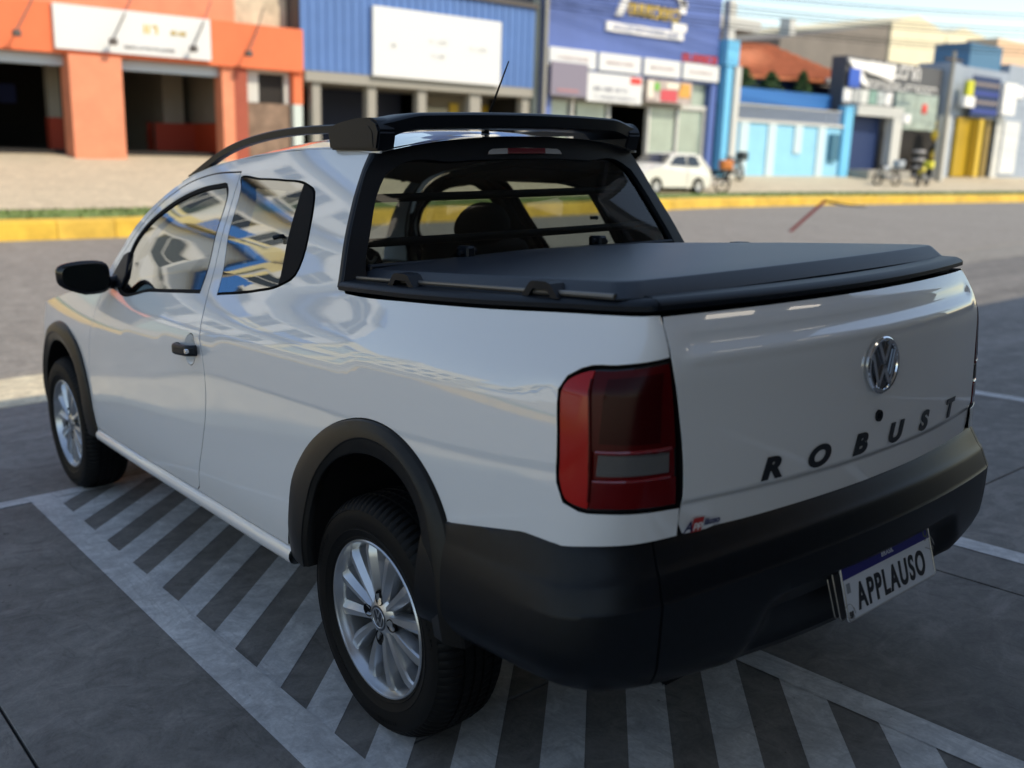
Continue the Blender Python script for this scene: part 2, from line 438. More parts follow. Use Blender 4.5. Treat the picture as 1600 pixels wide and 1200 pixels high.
DOOR_GAP = [(1.239, 1.434, 1), (1.19, 1.304), (1.13, 1.08), (1.069, .964), (1.018, .849), (1.001, .728), (1.018, .597), (1.058, .455), (1.066, .415), (1.09, .396, 1)]
DOOR_TOP = [(1.239, 1.434, 1), (1.476, 1.428), (1.67, 1.393), (1.86, 1.308), (2.0, 1.19), (2.085, 1.08), (2.125, .99, 1)]
DOOR_FRONT = [(2.125, .99, 1), (2.17, .86), (2.20, .78), (2.25, .60), (2.215, .45), (2.19, .396, 1)]
ARCH_R = [(.392, .377), (.396, .494), (.386, .601), (.339, .676), (.243, .756), (.129, .805), (.041, .822), (-.07, .814), (-.172, .772), (-.242, .718), (-.290, .661), (-.335, .56), (-.367, .473), (-.376, .374)]
RIDGE_R = [(.29, .377), (.285, .46), (.272, .55), (.24, .639), (.173, .711), (.091, .764), (.018, .785), (-.078, .780), (-.168, .742), (-.235, .680), (-.275, .593), (-.31, .47), (-.319, .374)]
LIP_R = [(.280, .377), (.270, .47), (.255, .554), (.225, .632), (.168, .690), (.098, .725), (.020, .742), (-.060, .738), (-.141, .708), (-.205, .650), (-.24, .56), (-.27, .45), (-.275, .374)]
ARCH_F = [(2.192, .357), (2.224, .445), (2.272, .578), (2.375, .716), (2.52, .780), (2.679, .797), (2.85, .775), (3.0, .715), (3.11, .61), (3.17, .48), (3.19, .36)]
RIDGE_F = [(2.285, .357), (2.305, .45), (2.335, .56), (2.42, .67), (2.54, .730), (2.679, .752), (2.82, .735), (2.95, .68), (3.05, .58), (3.10, .47), (3.12, .36)]
LIP_F = [(2.33, .357), (2.345, .45), (2.37, .55), (2.44, .635), (2.55, .692), (2.679, .712), (2.81, .697), (2.92, .645), (3.01, .56), (3.055, .46), (3.07, .36)]
WIN_F = [(1.177, 1.042, 1), (1.215, 1.20), (1.272, 1.372), (1.303, 1.392), (1.38, 1.392), (1.58, 1.367), (1.762, 1.312), (1.906, 1.235), (1.975, 1.16), (1.985, 1.08), (1.985, 1.01), (1.96, .998), (1.60, 1.016)]
WIN_R = [(1.042, 1.046, 1), (1.12, 1.22), (1.195, 1.395), (1.215, 1.408), (1.06, 1.409), (.905, 1.404), (.72, 1.388), (.655, 1.366), (.620, 1.32), (.590, 1.26), (.573, 1.205), (.586, 1.133), (.648, 1.102), (.79, 1.074)]
PANE_R = [(1.055, 1.052, 1), (1.13, 1.22), (1.196, 1.398, 1), (1.06, 1.402), (.90, 1.398), (.75, 1.389, 1), (.72, 1.34), (.69, 1.28), (.655, 1.20), (.648, 1.155), (.67, 1.122), (.734, 1.103), (.883, 1.078)]
SIDE_PANEL = (sx(DOOR_GAP) + sx([(.42, .396, 1)]) + sx(ARCH_R[1:12]) + sx([(-.290, .645, 1), (-.42, .653), ]) +
    [(.94, .664), (.798, .682), (.69, .686), (.606, .690, 1), (.603, .752, 1), (.70, .752), (.78, .752), (.845, .752), (.882, .763), (.900, .798), (.906, .85), (.912, .90), (.920, .95), (.922, .982), (.911, 1.009), (.886, 1.0255), (.80, 1.037), (.70, 1.046), (.629, 1.052, 1),
     (.620, 1.099), (.604, 1.133, 1), (.657, 1.133), (.75, 1.131), (.85, 1.129), (.961, 1.126)] +
    sx([(-.288, 1.116), (-.011, 1.109), (.205, 1.105), (.285, 1.107, 1), (.312, 1.125), (.35, 1.232), (.393, 1.349), (.416, 1.432), (.430, 1.474, 1), (.66, 1.493), (.922, 1.496), (1.183, 1.484), (1.469, 1.458), (1.654, 1.424), (1.80, 1.372), (1.95, 1.285), (2.06, 1.185), (2.145, 1.06), (2.165, .995, 1), (2.127, .99, 1)]) + sx(DOOR_TOP[::-1][1:-1]))
SP = crom(SIDE_PANEL, .02)
DOOR = crom(sx(DOOR_GAP[:-1]) + sx([(1.09, .396, 1)]) + sx(DOOR_FRONT[::-1][:-1]) + sx(DOOR_TOP[::-1][:-1]), .02)
FENDER = crom(sx([(2.19, .375, 1), (2.215, .45), (2.25, .60), (2.20, .78), (2.17, .86), (2.125, .99, 1), (2.165, .99, 1), (2.356, .968), (2.55, .945), (2.80, .905), (3.05, .86), (3.30, .80), (3.46, .745, 1), (3.44, .60, 1), (3.19, .60, 1)]) + sx([(3.11, .62), (3.0, .715), (2.85, .775), (2.679, .797), (2.52, .780), (2.375, .716), (2.272, .578), (2.224, .445), (2.20, .385)]), .02)
HRC = [(1.118 + S0 + .043 * math.cos(2 * math.pi * k / 32), .866 + .050 * math.sin(2 * math.pi * k / 32)) for k in range(32)]
WF = crom(sx(WIN_F), .02); WR = crom(sx(WIN_R), .02); PR = crom(sx(PANE_R), .02)
LAMP = crom([(.610, .757, 1), (.70, .757), (.78, .757), (.843, .757), (.879, .768), (.896, .80), (.902, .85), (.908, .90), (.915, .95), (.917, .980), (.907, 1.005), (.883, 1.0205), (.80, 1.032), (.70, 1.041), (.632, 1.047, 1), (.620, .97), (.612, .85)], .012)

def pane_off(s, z):          # the rear quarter pane is hinged at its front edge and stands ajar
    return .002 + .015 * max(0, min(1, (1.17 - (s - S0)) / .5))
for sd in (1, -1):
    mr = sd < 0
    patch('side_panel', SP, [WR], body, M_PAINT, T, .035, mirror=mr, gap=.0030)
    door = patch('front_door', DOOR, [WF, HRC], body, M_PAINT, T, .035, mirror=mr, gap=.0036)
    patch('window_seal', inset(WF, -.004), [inset(WF, .010)], body, M_BLACK, door, .03, off=-.003, rim=.01, mirror=mr, gap=0)
    patch('window_pane', inset(WF, .007), [], body, G_SIDE if sd > 0 else G_SIDE2, door, .05, off=-.008, rim=0, mirror=mr, gap=0)
    patch('fender', FENDER, [], body, M_PAINT, T, .04, mirror=mr)
    # black flange of the quarter window opening, and the pane standing ajar
    patch('window_flange', inset(WR, -.004), [inset(WR, .022)], body, M_BLACK, T, .03, off=-.010, rim=.012, mirror=mr, gap=0)
    patch('quarter_window', inset(WR, .005), [], body, G_SIDE if sd > 0 else G_SIDE2, T, .04, off=.001, rim=0, mirror=mr, gap=0)
    patch('window_gap_strip', clip_poly(inset(WR, .004), lambda q: (.668 + S0) + .27 * (q[1] - 1.122) - q[0]), [], body, M_BLACK, T, .04, off=.003, rim=.002, mirror=mr, gap=0)  # black strip stands in for the dark cab behind the ajar pane
    lt = at(body, .740 + S0, 1.232, .012); lt.y *= sd
    MB().tube([lt + Vector((0, -.03 * sd, 0)), lt, lt + Vector((.012, .012 * sd, -.004))], .007, 8).build('window_latch', M_TRIM, T, True)
    # dark structure behind the gaps, and inner trim of the cab
    back = crom(sx([(2.13, .42, 1), (.46, .42, 1), (.42, .62), (.36, .70), (.20, .80), (0, .845), (-.19, .80), (-.31, .70, 1)]) + [(.96, .70, 1), (.62, .72, 1), (.62, 1.10, 1), (.95, 1.10, 1)] + sx([(.25, 1.08, 1), (.36, 1.15, 1), (.43, 1.45, 1), (1.0, 1.478, 1), (1.45, 1.44, 1), (1.75, 1.36), (1.95, 1.24), (2.09, 1.06, 1), (2.10, .90, 1)]), .03)
    patch('inner_panel', back, [inset(WF, -.012), inset(WR, -.008)], body, M_BLACK, T, .06, off=-.017, rim=0, mirror=mr, gap=0)
    patch('cab_lining', crom(sx([(2.12, .5, 1), (.35, .5, 1), (.35, 1.2, 1), (.44, 1.43, 1), (1.0, 1.465, 1), (1.5, 1.42, 1), (1.9, 1.26, 1), (2.10, 1.03, 1)]), .04), [inset(WF, -.004), inset(WR, -.004)], body, M_INT, T, .07, off=-.045, rim=.02, mirror=mr, gap=0)
    # sill
    rows = []
    for i in range(50):
        x = .40 + (2.205 - .40) * i / 49; r = []
        for z, o in ((.394, -.012), (.390, .001), (.378, .012), (.366, .015), (.352, .012), (.343, .002), (.336, -.03), (.33, -.10)):
            q = at(side, x, z, o); r.append((q.x, q.y * sd, q.z))
        rows.append(r)
    grid('sill', rows, M_PAINT, T, flip=(sd > 0), angle=60)
    # wheel arch trims
    for A, B, C_ in ((ARCH_R, RIDGE_R, LIP_R), (ARCH_F, RIDGE_F, LIP_F)):
        def rs(P, n=56):
            c = crom([(p[0], p[1]) for p in P], .004, closed=False); L = [0]
            for a, b in zip(c, c[1:]): L.append(L[-1] + math.hypot(b[0] - a[0], b[1] - a[1]))
            out = []; k = 0
            for i in range(n):
                t = L[-1] * i / (n - 1)
                while k < len(c) - 2 and L[k + 1] < t: k += 1
                f = (t - L[k]) / max(1e-9, L[k + 1] - L[k]); out.append((c[k][0] + (c[k + 1][0] - c[k][0]) * f, c[k][1] + (c[k + 1][1] - c[k][1]) * f))
            return out
        a, b, c = rs(A), rs(B), rs(C_); rows = []
        for (p, q, r) in zip(a, b, c):
            row = []
            def add(pt, o, dy=0):
                w = at(side, pt[0], max(pt[1], .30), o); row.append((w.x, (w.y + dy) * sd, pt[1]))
            mixp = lambda u, v, t: (u[0] + (v[0] - u[0]) * t, u[1] + (v[1] - u[1]) * t)
            add(p, -.012); add(p, .005); add(mixp(p, q, .08), .010); add(mixp(p, q, .45), .017); add(mixp(p, q, .92), .024); add(q, .024); add(mixp(q, r, .12), .020)
            add(mixp(q, r, .9), .014); add(r, .011); add(r, .0, -.02)
            rows.append(row)
        grid('wheel_arch_trim', rows, M_FLARE, T, flip=(sd < 0), angle=28)
        # wheel well behind it
        cx = sum(p[0] for p in c) / len(c); rows = []
        for r in c:
            w = at(side, r[0], max(r[1], .3), 0); rows.append([(w.x, (w.y - .01) * sd, r[1]), (w.x * .93 + cx * .07, .60 * sd, r[1]), (w.x * .93 + cx * .07, .36 * sd, r[1]), (cx, .36 * sd, .3)])
        grid('wheel_well', rows, M_BLACK, T, smooth=False, flip=(sd < 0))
    # tail lamp: black backing, lens in sections
    back = patch('tail_lamp', inset(LAMP, -.002), [], body, M_GLOSSBLK, T, .02, off=-.010, rim=.02, mirror=mr, gap=0)
    rim_o = LAMP; rim_i = inset(LAMP, .011)
    S1, S2 = .640, .815
    face = inset(LAMP, .0042)
    dv = lambda q: .8215 + (q[1] - .760) * .116            # line between the flank lens and the rear-facing lenses
    side_lens = clip_poly(face, lambda q: q[0] - dv(q) - .001); inner = clip_poly(face, lambda q: dv(q) - .001 - q[0])
    z_lo = lambda q: .818 + (q[0] - .62) * -.022; z_hi = lambda q: .8755 + (q[0] - .62) * -.022
    in_up = clip_poly(inner, lambda q: q[1] - z_hi(q) - .001); in_lo = clip_poly(inner, lambda q: z_lo(q) - .001 - q[1])
    rev = clip_poly(clip_poly(clip_poly(clip_poly(inner, lambda q: z_hi(q) - .007 - q[1]), lambda q: q[1] - z_lo(q) - .010), lambda q: q[0] - .630), lambda q: .812 - q[0])
    patch('outer_lens', side_lens, [], body, M_LENS, back, .015, off=.002, rim=.006, mirror=mr, gap=0)
    patch('brake_lens', in_up, [], body, M_LENSD, back, .02, off=-.0005, rim=.006, mirror=mr, gap=0)
    cell_ = clip_poly(clip_poly(clip_poly(inset(in_up, .014), lambda q: q[1] - .888), lambda q: .812 - q[0]), lambda q: q[0] - .655)
    patch('lamp_chamber', cell_, [], body, M_LENSI, back, .02, off=.0003, rim=0, mirror=mr, gap=0)
    patch('lower_lens', in_lo, [], body, M_LENSL, back, .02, off=-.0005, rim=.006, mirror=mr, gap=0)
    patch('lens_field', clip_poly(clip_poly(inner, lambda q: z_hi(q) + .001 - q[1]), lambda q: q[1] - z_lo(q) + .001), [], body, M_LENSL, back, .02, off=-.006, rim=0, mirror=mr, gap=0)
    patch('reverse_lens', rev, [], body, M_CLEAR, back, .02, off=-.004, rim=.004, mirror=mr, gap=0)
    mb = MB()
    for k in range(34):                                     # fine vertical ribs of the reversing lens
        s = .634 + k * .0053; p = [at(body, s, .8285, -.0022), at(body, s + .0006, .864, -.0022)]
        p = [Vector((q.x, q.y * sd, q.z)) for q in p]; mb.tube(p, .0011, 4, False)
    tag(mb.build('lens_ribs', mat('lens_rib', (.17, .165, .165), .2), back, True), kind='stuff')
    for zz, o, rr in ((.877, -.0025, .0042), (.819, -.003, .0034)):
        mb = MB().tube([Vector((q.x, q.y * sd, q.z)) for q in [at(body, .627 + .192 * k / 10, zz - .006 * k / 10, o) for k in range(11)]], rr, 8)
        mb.build('lens_divider', mat('lamp_divider', (.20, .004, .01), .15, coat=1), back, True)
    mb = MB().tube([Vector((q.x, q.y * sd, q.z)) for q in [at(body, .8225 + (.852 - .8225) * (k / 10) ** 1.4, .772 + .238 * k / 10, .001) for k in range(11)]], .003, 8)
    mb.build('lens_divider', M_LENSD, back, True)
    # reflector body behind the brake lens shows as two darker squares
    # door handle in its dished recess
    rows = []
    hc = (1.118, .866)
    for i in range(13):
        t = i / 12; row = []
        for k in range(33):
            q = 2 * math.pi * k / 32; p = at(side, hc[0] + .0435 * t * math.cos(q), hc[1] + .0505 * t * math.sin(q), -.0005 - .018 * max(0, 1 - t * t)); row.append((p.x, p.y * sd, p.z))
        rows.append(row)
    grid('handle_recess', rows, M_PAINT, door, flip=(sd < 0))
    p0 = at(side, 1.205, .862, .026); p1 = at(side, 1.045, .870, .030)
    pts = [p0 + (p1 - p0) * t + Vector((0, -.020 * (abs(2 * t - 1) ** 6), 0)) for t in [i / 12 for i in range(13)]]
    mb = MB()
    for k in range(3): mb.tube([Vector((p.x, p.y * sd, p.z - .007 + .007 * k)) for p in pts], .0115, 10)
    hd = mb.build('door_handle', M_TRIM, door, True, 60)
    p = at(side, 1.058, .869, .0405); Mh = Matrix.Translation((p.x, p.y * sd, p.z)) @ Vector((0, sd, 0)).to_track_quat('Z', 'Y').to_matrix().to_4x4()
    MB().lathe([(.0001, .001), (.0075, .001), (.0085, 0), (.0085, -.01)], 20, 'z', Mh).build('key_cylinder', M_CHROME, door, True)
    # mirror
    mb = MB(); bm = bmesh.new(); bmesh.ops.create_uvsphere(bm, u_segments=28, v_segments=18, radius=1)
    for v in bm.verts:
        x, y, z = v.co
        k = 4.0; d = (abs(x) ** 2 + 0) ; q = (abs(y) ** k + abs(z) ** k) ** (1 / k)
        rr = math.hypot(y, z)
        if rr > 1e-6: y *= rr / q; z *= rr / q
        x = x if x > 0 else x * .28
        yy = .882 + y * .094 ; zz = 1.048 + z * .066 * (1 - .30 * max(0, y)) + .012 * max(0, y)
        v.co = (1.985 + x * .085 + y * .02, yy * sd, zz)
    if sd < 0: bmesh.ops.reverse_faces(bm, faces=bm.faces[:])
    mb.add(bm); mi = mb.build('door_mirror', M_GLOSSBLK, door, True, 60)
    q = MB(); bm = bmesh.new(); bmesh.ops.create_circle(bm, cap_ends=True, radius=1, segments=40)
    for v in bm.verts:
        x, y = v.co.x, v.co.y; rr = (abs(x) ** 3.5 + abs(y) ** 3.5) ** (1 / 3.5)
        v.co = (1.952 + x / rr * .020, (.882 + x / rr * .080) * sd, 1.048 + y / rr * .053 * (1 - .30 * max(0, x)) + .012 * max(0, x))
    if sd > 0: bmesh.ops.reverse_faces(bm, faces=bm.faces[:])
    q.add(bm); q.build('mirror_glass', mat('mirror_glass', (.10, .13, .14), .02, metal=1), door)
    MB().tube([(2.03, .70 * sd, 1.022), (2.02, .76 * sd, 1.018), (2.0, .81 * sd, 1.02)], [.035, .026, .022], 12).build('mirror_arm', M_TRIM, door, True)
    mb = MB()
    tri = [(2.09, 1.00), (1.93, 1.004), (1.925, 1.05), (1.985, 1.135), (2.03, 1.12)]
    patch('mirror_base', crom([(a + S0, b, 1) for a, b in tri], .02), [], body, M_TRIM, door, .02, off=.004, rim=.01, mirror=mr, gap=0)

# ---- tailgate
def tg_off(s, z):
    e = max(0, min(1, (.60 - abs(s)) / .05)) ; e = e * e * (3 - 2 * e)
    o = -.006 * math.exp(-((z - 1.078) / .016) ** 2) * e + .0045 * math.exp(-((z - 1.047) / .013) ** 2) * e
    if z < .760: o -= .0045 * min(1, (.760 - z) / .004) + .05 * (.760 - z) * (1 if z < .756 else .5)
    return o
TGP = [(-.603, 1.133, 1), (-.619, 1.099), (-.627, 1.045), (-.616, .978), (-.602, .757), (-.605, .712), (-.595, .690), (-.5, .688), (-.25, .690), (0, .691), (.25, .690), (.5, .688), (.595, .690), (.605, .712), (.602, .757), (.616, .978), (.627, 1.045), (.619, 1.099), (.603, 1.133, 1), (.3, 1.134), (0, 1.134), (-.3, 1.134)]
tailgate = patch('tailgate', crom(TGP, .015), [], body, M_PAINT, T, .0115, off=tg_off, rim=.016, gap=.0055)
patch('tailgate_backing', crom([(-.72, .66, 1), (.72, .66, 1), (.72, 1.12, 1), (-.72, 1.12, 1)], .04), [], body, M_BLACK, T, .06, off=-.022, rim=0, gap=0)
def on_tg(s, z, off=.003):
    p = at(body, s, z, off); n = nrm(body, s, z); xa = Vector((0, -1, 0)); xa = (xa - n * xa.dot(n)).normalized(); ya = n.cross(xa)
    return Matrix(((xa.x, ya.x, n.x, p.x), (xa.y, ya.y, n.y, p.y), (xa.z, ya.z, n.z, p.z), (0, 0, 0, 1)))
emblem('round_badge', .0655, on_tg(0, .966, .006), tailgate, M_CHROME, mat('badge_dark', (.01, .012, .018), .2, coat=1))
MB().lathe([(.0001, .003), (.006, .003), (.0065, .001), (.010, .001), (.0115, .003), (.0135, .0025), (.014, -.004)], 32, 'z', on_tg(.002, .848, .002)).build('tailgate_lock', M_TRIM, tailgate, True)
MB().box(-.0012, .0012, -.005, .005, .003, .004, on_tg(.002, .848, .002)).build('keyhole', M_BLACK, tailgate)
for ch, s in zip('ROBUST', (.372, .226, .076, -.074, -.222, -.388)):
    def fn(p, s=s): return at(body, s - p.x, .792 + p.y - 0.010 * 0, .0022 + p.z)
    text('letter', ch, .062, M_DECAL, tailgate, None, .0006, .24, 1.42, .0034, fn)
# dealer sticker, flat print
def st(cx, cz):
    return lambda p: at(body, cx - p.x, cz + p.y, .0012 + p.z - .002)
stk = text('sticker', 'A', .030, M_NAVY, tailgate, None, .0002, .35, 1.0, .0006, st(.5820, .7035))
mb = MB()
q = [at(body, s, z, -.0016) for s, z in ((.5755, .6915), (.5490, .6915), (.5410, .7205), (.5675, .7205))]; mb.quad(*q); mb.build('sticker_field', M_RED, tailgate)
text('sticker_text', 'pp', .021, M_WHITE, tailgate, None, .0002, .3, 1.0, .0005, st(.5580, .7065))
text('sticker_text', 'l\u00e0uso', .019, M_NAVY, tailgate, None, .0002, .3, 1.0, .0006, st(.5230, .7080))
text('sticker_text', 'auto', .008, M_GREY, tailgate, None, .0002, .3, 1.0, .0, st(.5130, .6985))

# ---- rear bumper: three mouldings
PROF = lerp_tab([(.30, -.10), (.345, -.045), (.362, -.004), (.378, .016), (.40, .030), (.44, .040), (.52, .046), (.575, .049), (.603, .050), (.607, .047), (.615, .044), (.650, .031), (.657, .028), (.662, .022), (.672, .012), (.690, -.004), (.705, -.02)])
ZROWS = [.305, .33, .345, .355, .362, .370, .378, .39, .405, .44, .48, .515, .528, .534, .56, .585, .597, .603, .607, .612, .630, .648, .654, .658, .662, .668, .676, .684, .692, .700]
SMO = spline([.30, .345, .37, .42, .50, .58, .64, .68, .70], [-.09, -.030, .008, .030, .038, .036, .026, .008, -.006])
def bump_pt(s, z):
    a = abs(s); k = min(1, a / .85); drop = .052 * k ** 2.2
    top = .700 - .008 * k ** 2 if a < .9 else .693 - .045 * min(1, (a - .9) / .3)
    e = 1 if a < .62 else max(.0, 1 - (a - .62) / .42); e = e * e * (3 - 2 * e); e = (.16 + .34 * max(0, min(1, (1.2 - a) / .3))) * (1 - e) + e
    zz = z - drop * max(0, min(1, (z - .40) / .10)) * (1 if z < .66 else max(0, (.70 - z) / .04))
    zz = min(zz, top) if z < .70 else top
    up = min(1, a / 1.1) ** 2 * .045 * max(0, (.5 - z) / .2)      # lower edge rises towards the wheels
    zz += up
    tt = max(0, min(1, (a - .66) / .34)); tt = tt * tt * (3 - 2 * tt)
    sm = SMO(z) * (.55 + .45 * (1 - max(0, min(1, (a - .95) / .25))))
    o = PROF(z) * (1 - tt) + sm * tt
    # number plate recess
    wd = .40 + (.54 - z) * .5 if z < .54 else 0
    if z < .54:
        r = sstep((wd - a) / .09); o -= .036 * r * sstep((.540 - z) / .05) * (1 if z > .40 else max(0, (z - .35) / .05))
    p = Vector(body(s, max(.36, min(.72, zz)))); n = nrm(body, s, max(.40, min(.66, zz)))
    if a > 1.22: p.z = zz
    n = Vector((n.x, n.y, 0)).normalized()
    q = p + n * o; q.z = zz
    return tuple(q)
def bump_piece(name, s0, s1, n):
    rows = [[bump_pt(s0 + (s1 - s0) * i / n, z) for z in ZROWS] for i in range(n + 1)]
    r0 = [tuple(Vector(p) + Vector((.02, 0, 0))) for p in rows[0]]; r1 = [tuple(Vector(p) + Vector((.02, 0, 0))) for p in rows[-1]]
    return grid(name, [r0] + rows + [r1], M_BUMP, T, angle=24, flip=False)
bumper = bump_piece('rear_bumper', -.655, .655, 150)
bump_piece('bumper_corner', .6595, 1.262, 60)
bump_piece('bumper_corner', -1.262, -.6595, 60)
rows = [[(-.60, y, .36) for y in (-.78, .78)], [(-.60, y, .66) for y in (-.78, .78)]]
grid('bumper_backing', [[(-.74, y, .345), (-.74, y, .66)] for y in (-.60, .60)], M_BLACK, T)

# ---- number plate, loosely wired on and leaning
pm = Matrix.Translation((-.892, -.028, .4715)) @ Matrix.Rotation(R(.7), 4, 'Z') @ Matrix.Rotation(R(13.9), 4, 'Y') @ Matrix.Rotation(R(-.2), 4, 'X') @ Matrix(((0, 0, -1, 0), (-1, 0, 0, 0), (0, 1, 0, 0), (0, 0, 0, 1)))
def rrect(w, h, r, n=6):
    out = []
    for cx, cy, a0 in ((w / 2 - r, h / 2 - r, 0), (-w / 2 + r, h / 2 - r, 90), (-w / 2 + r, -h / 2 + r, 180), (w / 2 - r, -h / 2 + r, 270)):
        for k in range(n + 1):
            q = R(a0 + 90 * k / n); out.append((cx + r * math.cos(q), cy + r * math.sin(q)))
    return out
def slab(name, poly, z0, z1, m, parent, M):
    mb = MB().prism(poly, z0, z1, 'z'); mb.v = [tuple(M @ Vector(v)) for v in mb.v]
    mb.f = mb.f; o = mb.build(name, m, parent); bm = bmesh.new(); bm.from_mesh(o.data); bmesh.ops.recalc_face_normals(bm, faces=bm.faces[:]); bm.to_mesh(o.data); bm.free(); return o
plate = slab('number_plate', rrect(.400, .130, .010), -.0015, 0, M_PLATE, T, pm)
slab('plate_band', [(-.1975, .030), (.1975, .030), (.1975, .0625), (-.1975, .0625)], .0, .0006, M_PBLUE, plate, pm)
mb = MB().tube([pm @ Vector((x, y, .0008)) for x, y in (lambda q: q + [q[0]])(rrect(.396, .126, .009))], .0016, 6, False); mb.build('plate_rim', M_ALU, plate, True)
text('plate_text', 'APPLAUSO', .083, M_DECAL, plate, pm @ Matrix.Translation((.004, -.022, .0008)), .0008, 0, .66, .0020, spacing=1.22)
text('plate_text', 'BRASIL', .018, M_PLATE, plate, pm @ Matrix.Translation((0, .046, .0010)), .0003, 0, .9, .0002, spacing=1.1)
text('plate_text', 'BR', .021, M_DECAL, plate, pm @ Matrix.Translation((-.182, -.051, .0008)), .0004, 0, .75, .0004)
MB().lathe([(.008, .0008), (.0105, .0012), (.0115, .0008)], 24, 'z', pm @ Matrix.Translation((.180, .046, .0004))).build('plate_crest', mat('crest_green', (.12, .16, .05), .5), plate, True)
slab('plate_print', [(-.186, -.002), (-.171, -.002), (-.171, .020), (-.186, .020)], .0002, .0006, mat('plate_print_grey', (.22, .24, .26), .5), plate, pm)
for k, (dx, dz, rz) in enumerate(((.018, .004, 1.5), (.030, .010, 2.6))):            # two older plates behind it
    pm2 = Matrix.Translation((dx, .008 + .006 * k, dz)) @ pm @ Matrix.Rotation(R(rz), 4, 'Z')
    b = slab('backing_plate', rrect(.400, .130, .010), -.0012, 0, mat('plate_back', (.05, .05, .055), .5), T, pm2)
    MB().tube([pm2 @ Vector((x, y, .0008)) for x, y in (lambda q: q + [q[0]])(rrect(.397, .127, .009))], .0014, 6, False).build('plate_rim', M_ALU, b, True)
for X, Y in ((-.192, -.030), (.186, .028)):
    pts = [pm @ Vector((X - .018 + .036 * t, Y + .012 * math.sin(t * 6.3) - .006 * t, .003 + .012 * math.sin(t * 3.14))) for t in [i / 14 for i in range(15)]]
    MB().tube(pts, .0007, 5).build('plate_wire', M_STEEL, plate, True)
    pts = [pm @ Vector((X - .018 + .030 * t, Y - .016 - .008 * math.sin(t * 3.1), .002 + .010 * math.sin(t * 3.14))) for t in [i / 14 for i in range(15)]]
    MB().tube(pts, .0007, 5).build('plate_wire', M_STEEL, plate, True)

# ---- bed rails, tailgate cap, tonneau cover
def cap_piece(name, s0, s1, n, zf, inner=.085):
    rows = []
    for i in range(n + 1):
        s = s0 + (s1 - s0) * i / n; z = zf(s); p = Vector(body(s, z)); nn = nrm(body, s, z); nn = Vector((nn.x, nn.y, 0)).normalized(); r = []
        for o, dz in ((-.012, .001), (.004, .006), (.0045, .016), (.001, .021), (-.012, .0275), (-.018, .0285), (-.05, .030), (-inner, .029), (-inner - .006, .02), (-inner - .008, -.06)):
            r.append(tuple(p + nn * o + Vector((0, 0, dz))))
        rows.append(r)
    o = grid(name, rows, M_TRIM, T, angle=32); return o
zc = lerp_tab([(-.62, 1.134), (.62, 1.134), (.75, 1.132), (.961, 1.127), (S0 - .288, 1.117), (S0 - .011, 1.110), (S0 + .285, 1.107), (S0 + .40, 1.106)])
def cap_m(name, s0, s1, n, zf, inner):
    rows = []
    return cap_piece(name, s0, s1, n, zf, inner)
cap_piece('tailgate_cap', -.610, .610, 60, lambda s: zc(abs(s)), .06)
cap_piece('bed_rail_cap', .619, S0 + .315, 90, zc)
cap_piece('bed_rail_cap', -(S0 + .315), -.619, 90, lambda s: zc(abs(s)))
ton_z = lambda x: 1.160 + .033 * (.33 - x) / 1.05
def ton_outline(h, x0, x1, r, n=8):
    out = [(x1, -h), ]
    for k in range(n + 1):
        q = R(270 - 90 * k / n - 0); out.append((x0 + r + r * math.cos(q), -h + r + r * math.sin(q)))
    for k in range(1, 12):
        y = (-h + r) + (2 * h - 2 * r) * k / 12; out.append((x0 - .030 * (1 - (y / h) ** 2), y))
    for k in range(n + 1):
        q = R(180 - 90 * k / n); out.append((x0 + r + r * math.cos(q), h - r + r * math.sin(q)))
    out.append((x1, h)); return out
base = ton_outline(.640, -.674, .335, .05)
rings = []
for d, dz in ((.004, -.036), (-.002, -.034), (-.0025, -.031), (.0, -.028), (.022, -.003), (.026, -.0005), (.034, .0008), (.12, .005), (.3, .012), (.5, .016), (.62, .017)):
    k = 1 - d / .640; rings.append([((x - .335) * (1 - d / 1.07 * (1 if x < .3 else 0)) + .335 if x < .3 else x, y * k, ton_z(x) + dz) for x, y in base])
ton = grid('tonneau_cover', [list(q) for q in zip(*rings)], M_VINYL, T, angle=22)
MB().box(-.70, .33, -.60, .60, 1.095, 1.12).build('bed_void', M_BLACK, ton)
# gap shadow strip / seal beneath the cover and aluminium side rails
for sd in (1, -1):
    MB().tube([(.30, .667 * sd, 1.141), (-.40, .652 * sd, 1.158)], .0055, 8).build('cover_rail', mat('cover_rail_metal', (.16, .145, .13), .4, metal=.6), T, True)
    MB().tube([(-.40, .652 * sd, 1.158), (-.64, .640 * sd, 1.163)], .0065, 8).build('cover_rail', mat('cover_rail_metal', (.16, .145, .13), .4, metal=.6), T, True)
    for x in (.06, -.44):                                   # tie-down loops on the rail caps
        y = .668 if x > -.3 else .645; mb = MB(); z0 = zc(x + S0) + .026
        k = .060
        mb.prism([(x - k, z0), (x - k * .55, z0 + .030), (x - k * .35, z0 + .034), (x + k * .35, z0 + .034), (x + k * .55, z0 + .030), (x + k, z0), (x + k * .62, z0), (x + k * .38, z0 + .017), (x - k * .38, z0 + .017), (x - k * .62, z0)], (y - .020) * sd, (y + .020) * sd, 'y')
        o = mb.build('tie_down_loop', M_TRIM, T); bm = bmesh.new(); bm.from_mesh(o.data); bmesh.ops.recalc_face_normals(bm, faces=bm.faces[:]); bm.to_mesh(o.data); bm.free()
    MB().bevbox(.27, .33, (.30 if sd > 0 else -.24) - .016, (.30 if sd > 0 else -.24) + .016, 1.165, 1.205, .006).tube([(.29, (.27 if sd > 0 else -.21), 1.19), (.29, (.33 if sd > 0 else -.27), 1.185)], .008, 8).build('cover_clamp', M_TRIM, T, True)
MB().bevbox(.305, .335, -.62, .62, 1.150, 1.172, .005).build('cover_front_bar', M_TRIM, T, True)

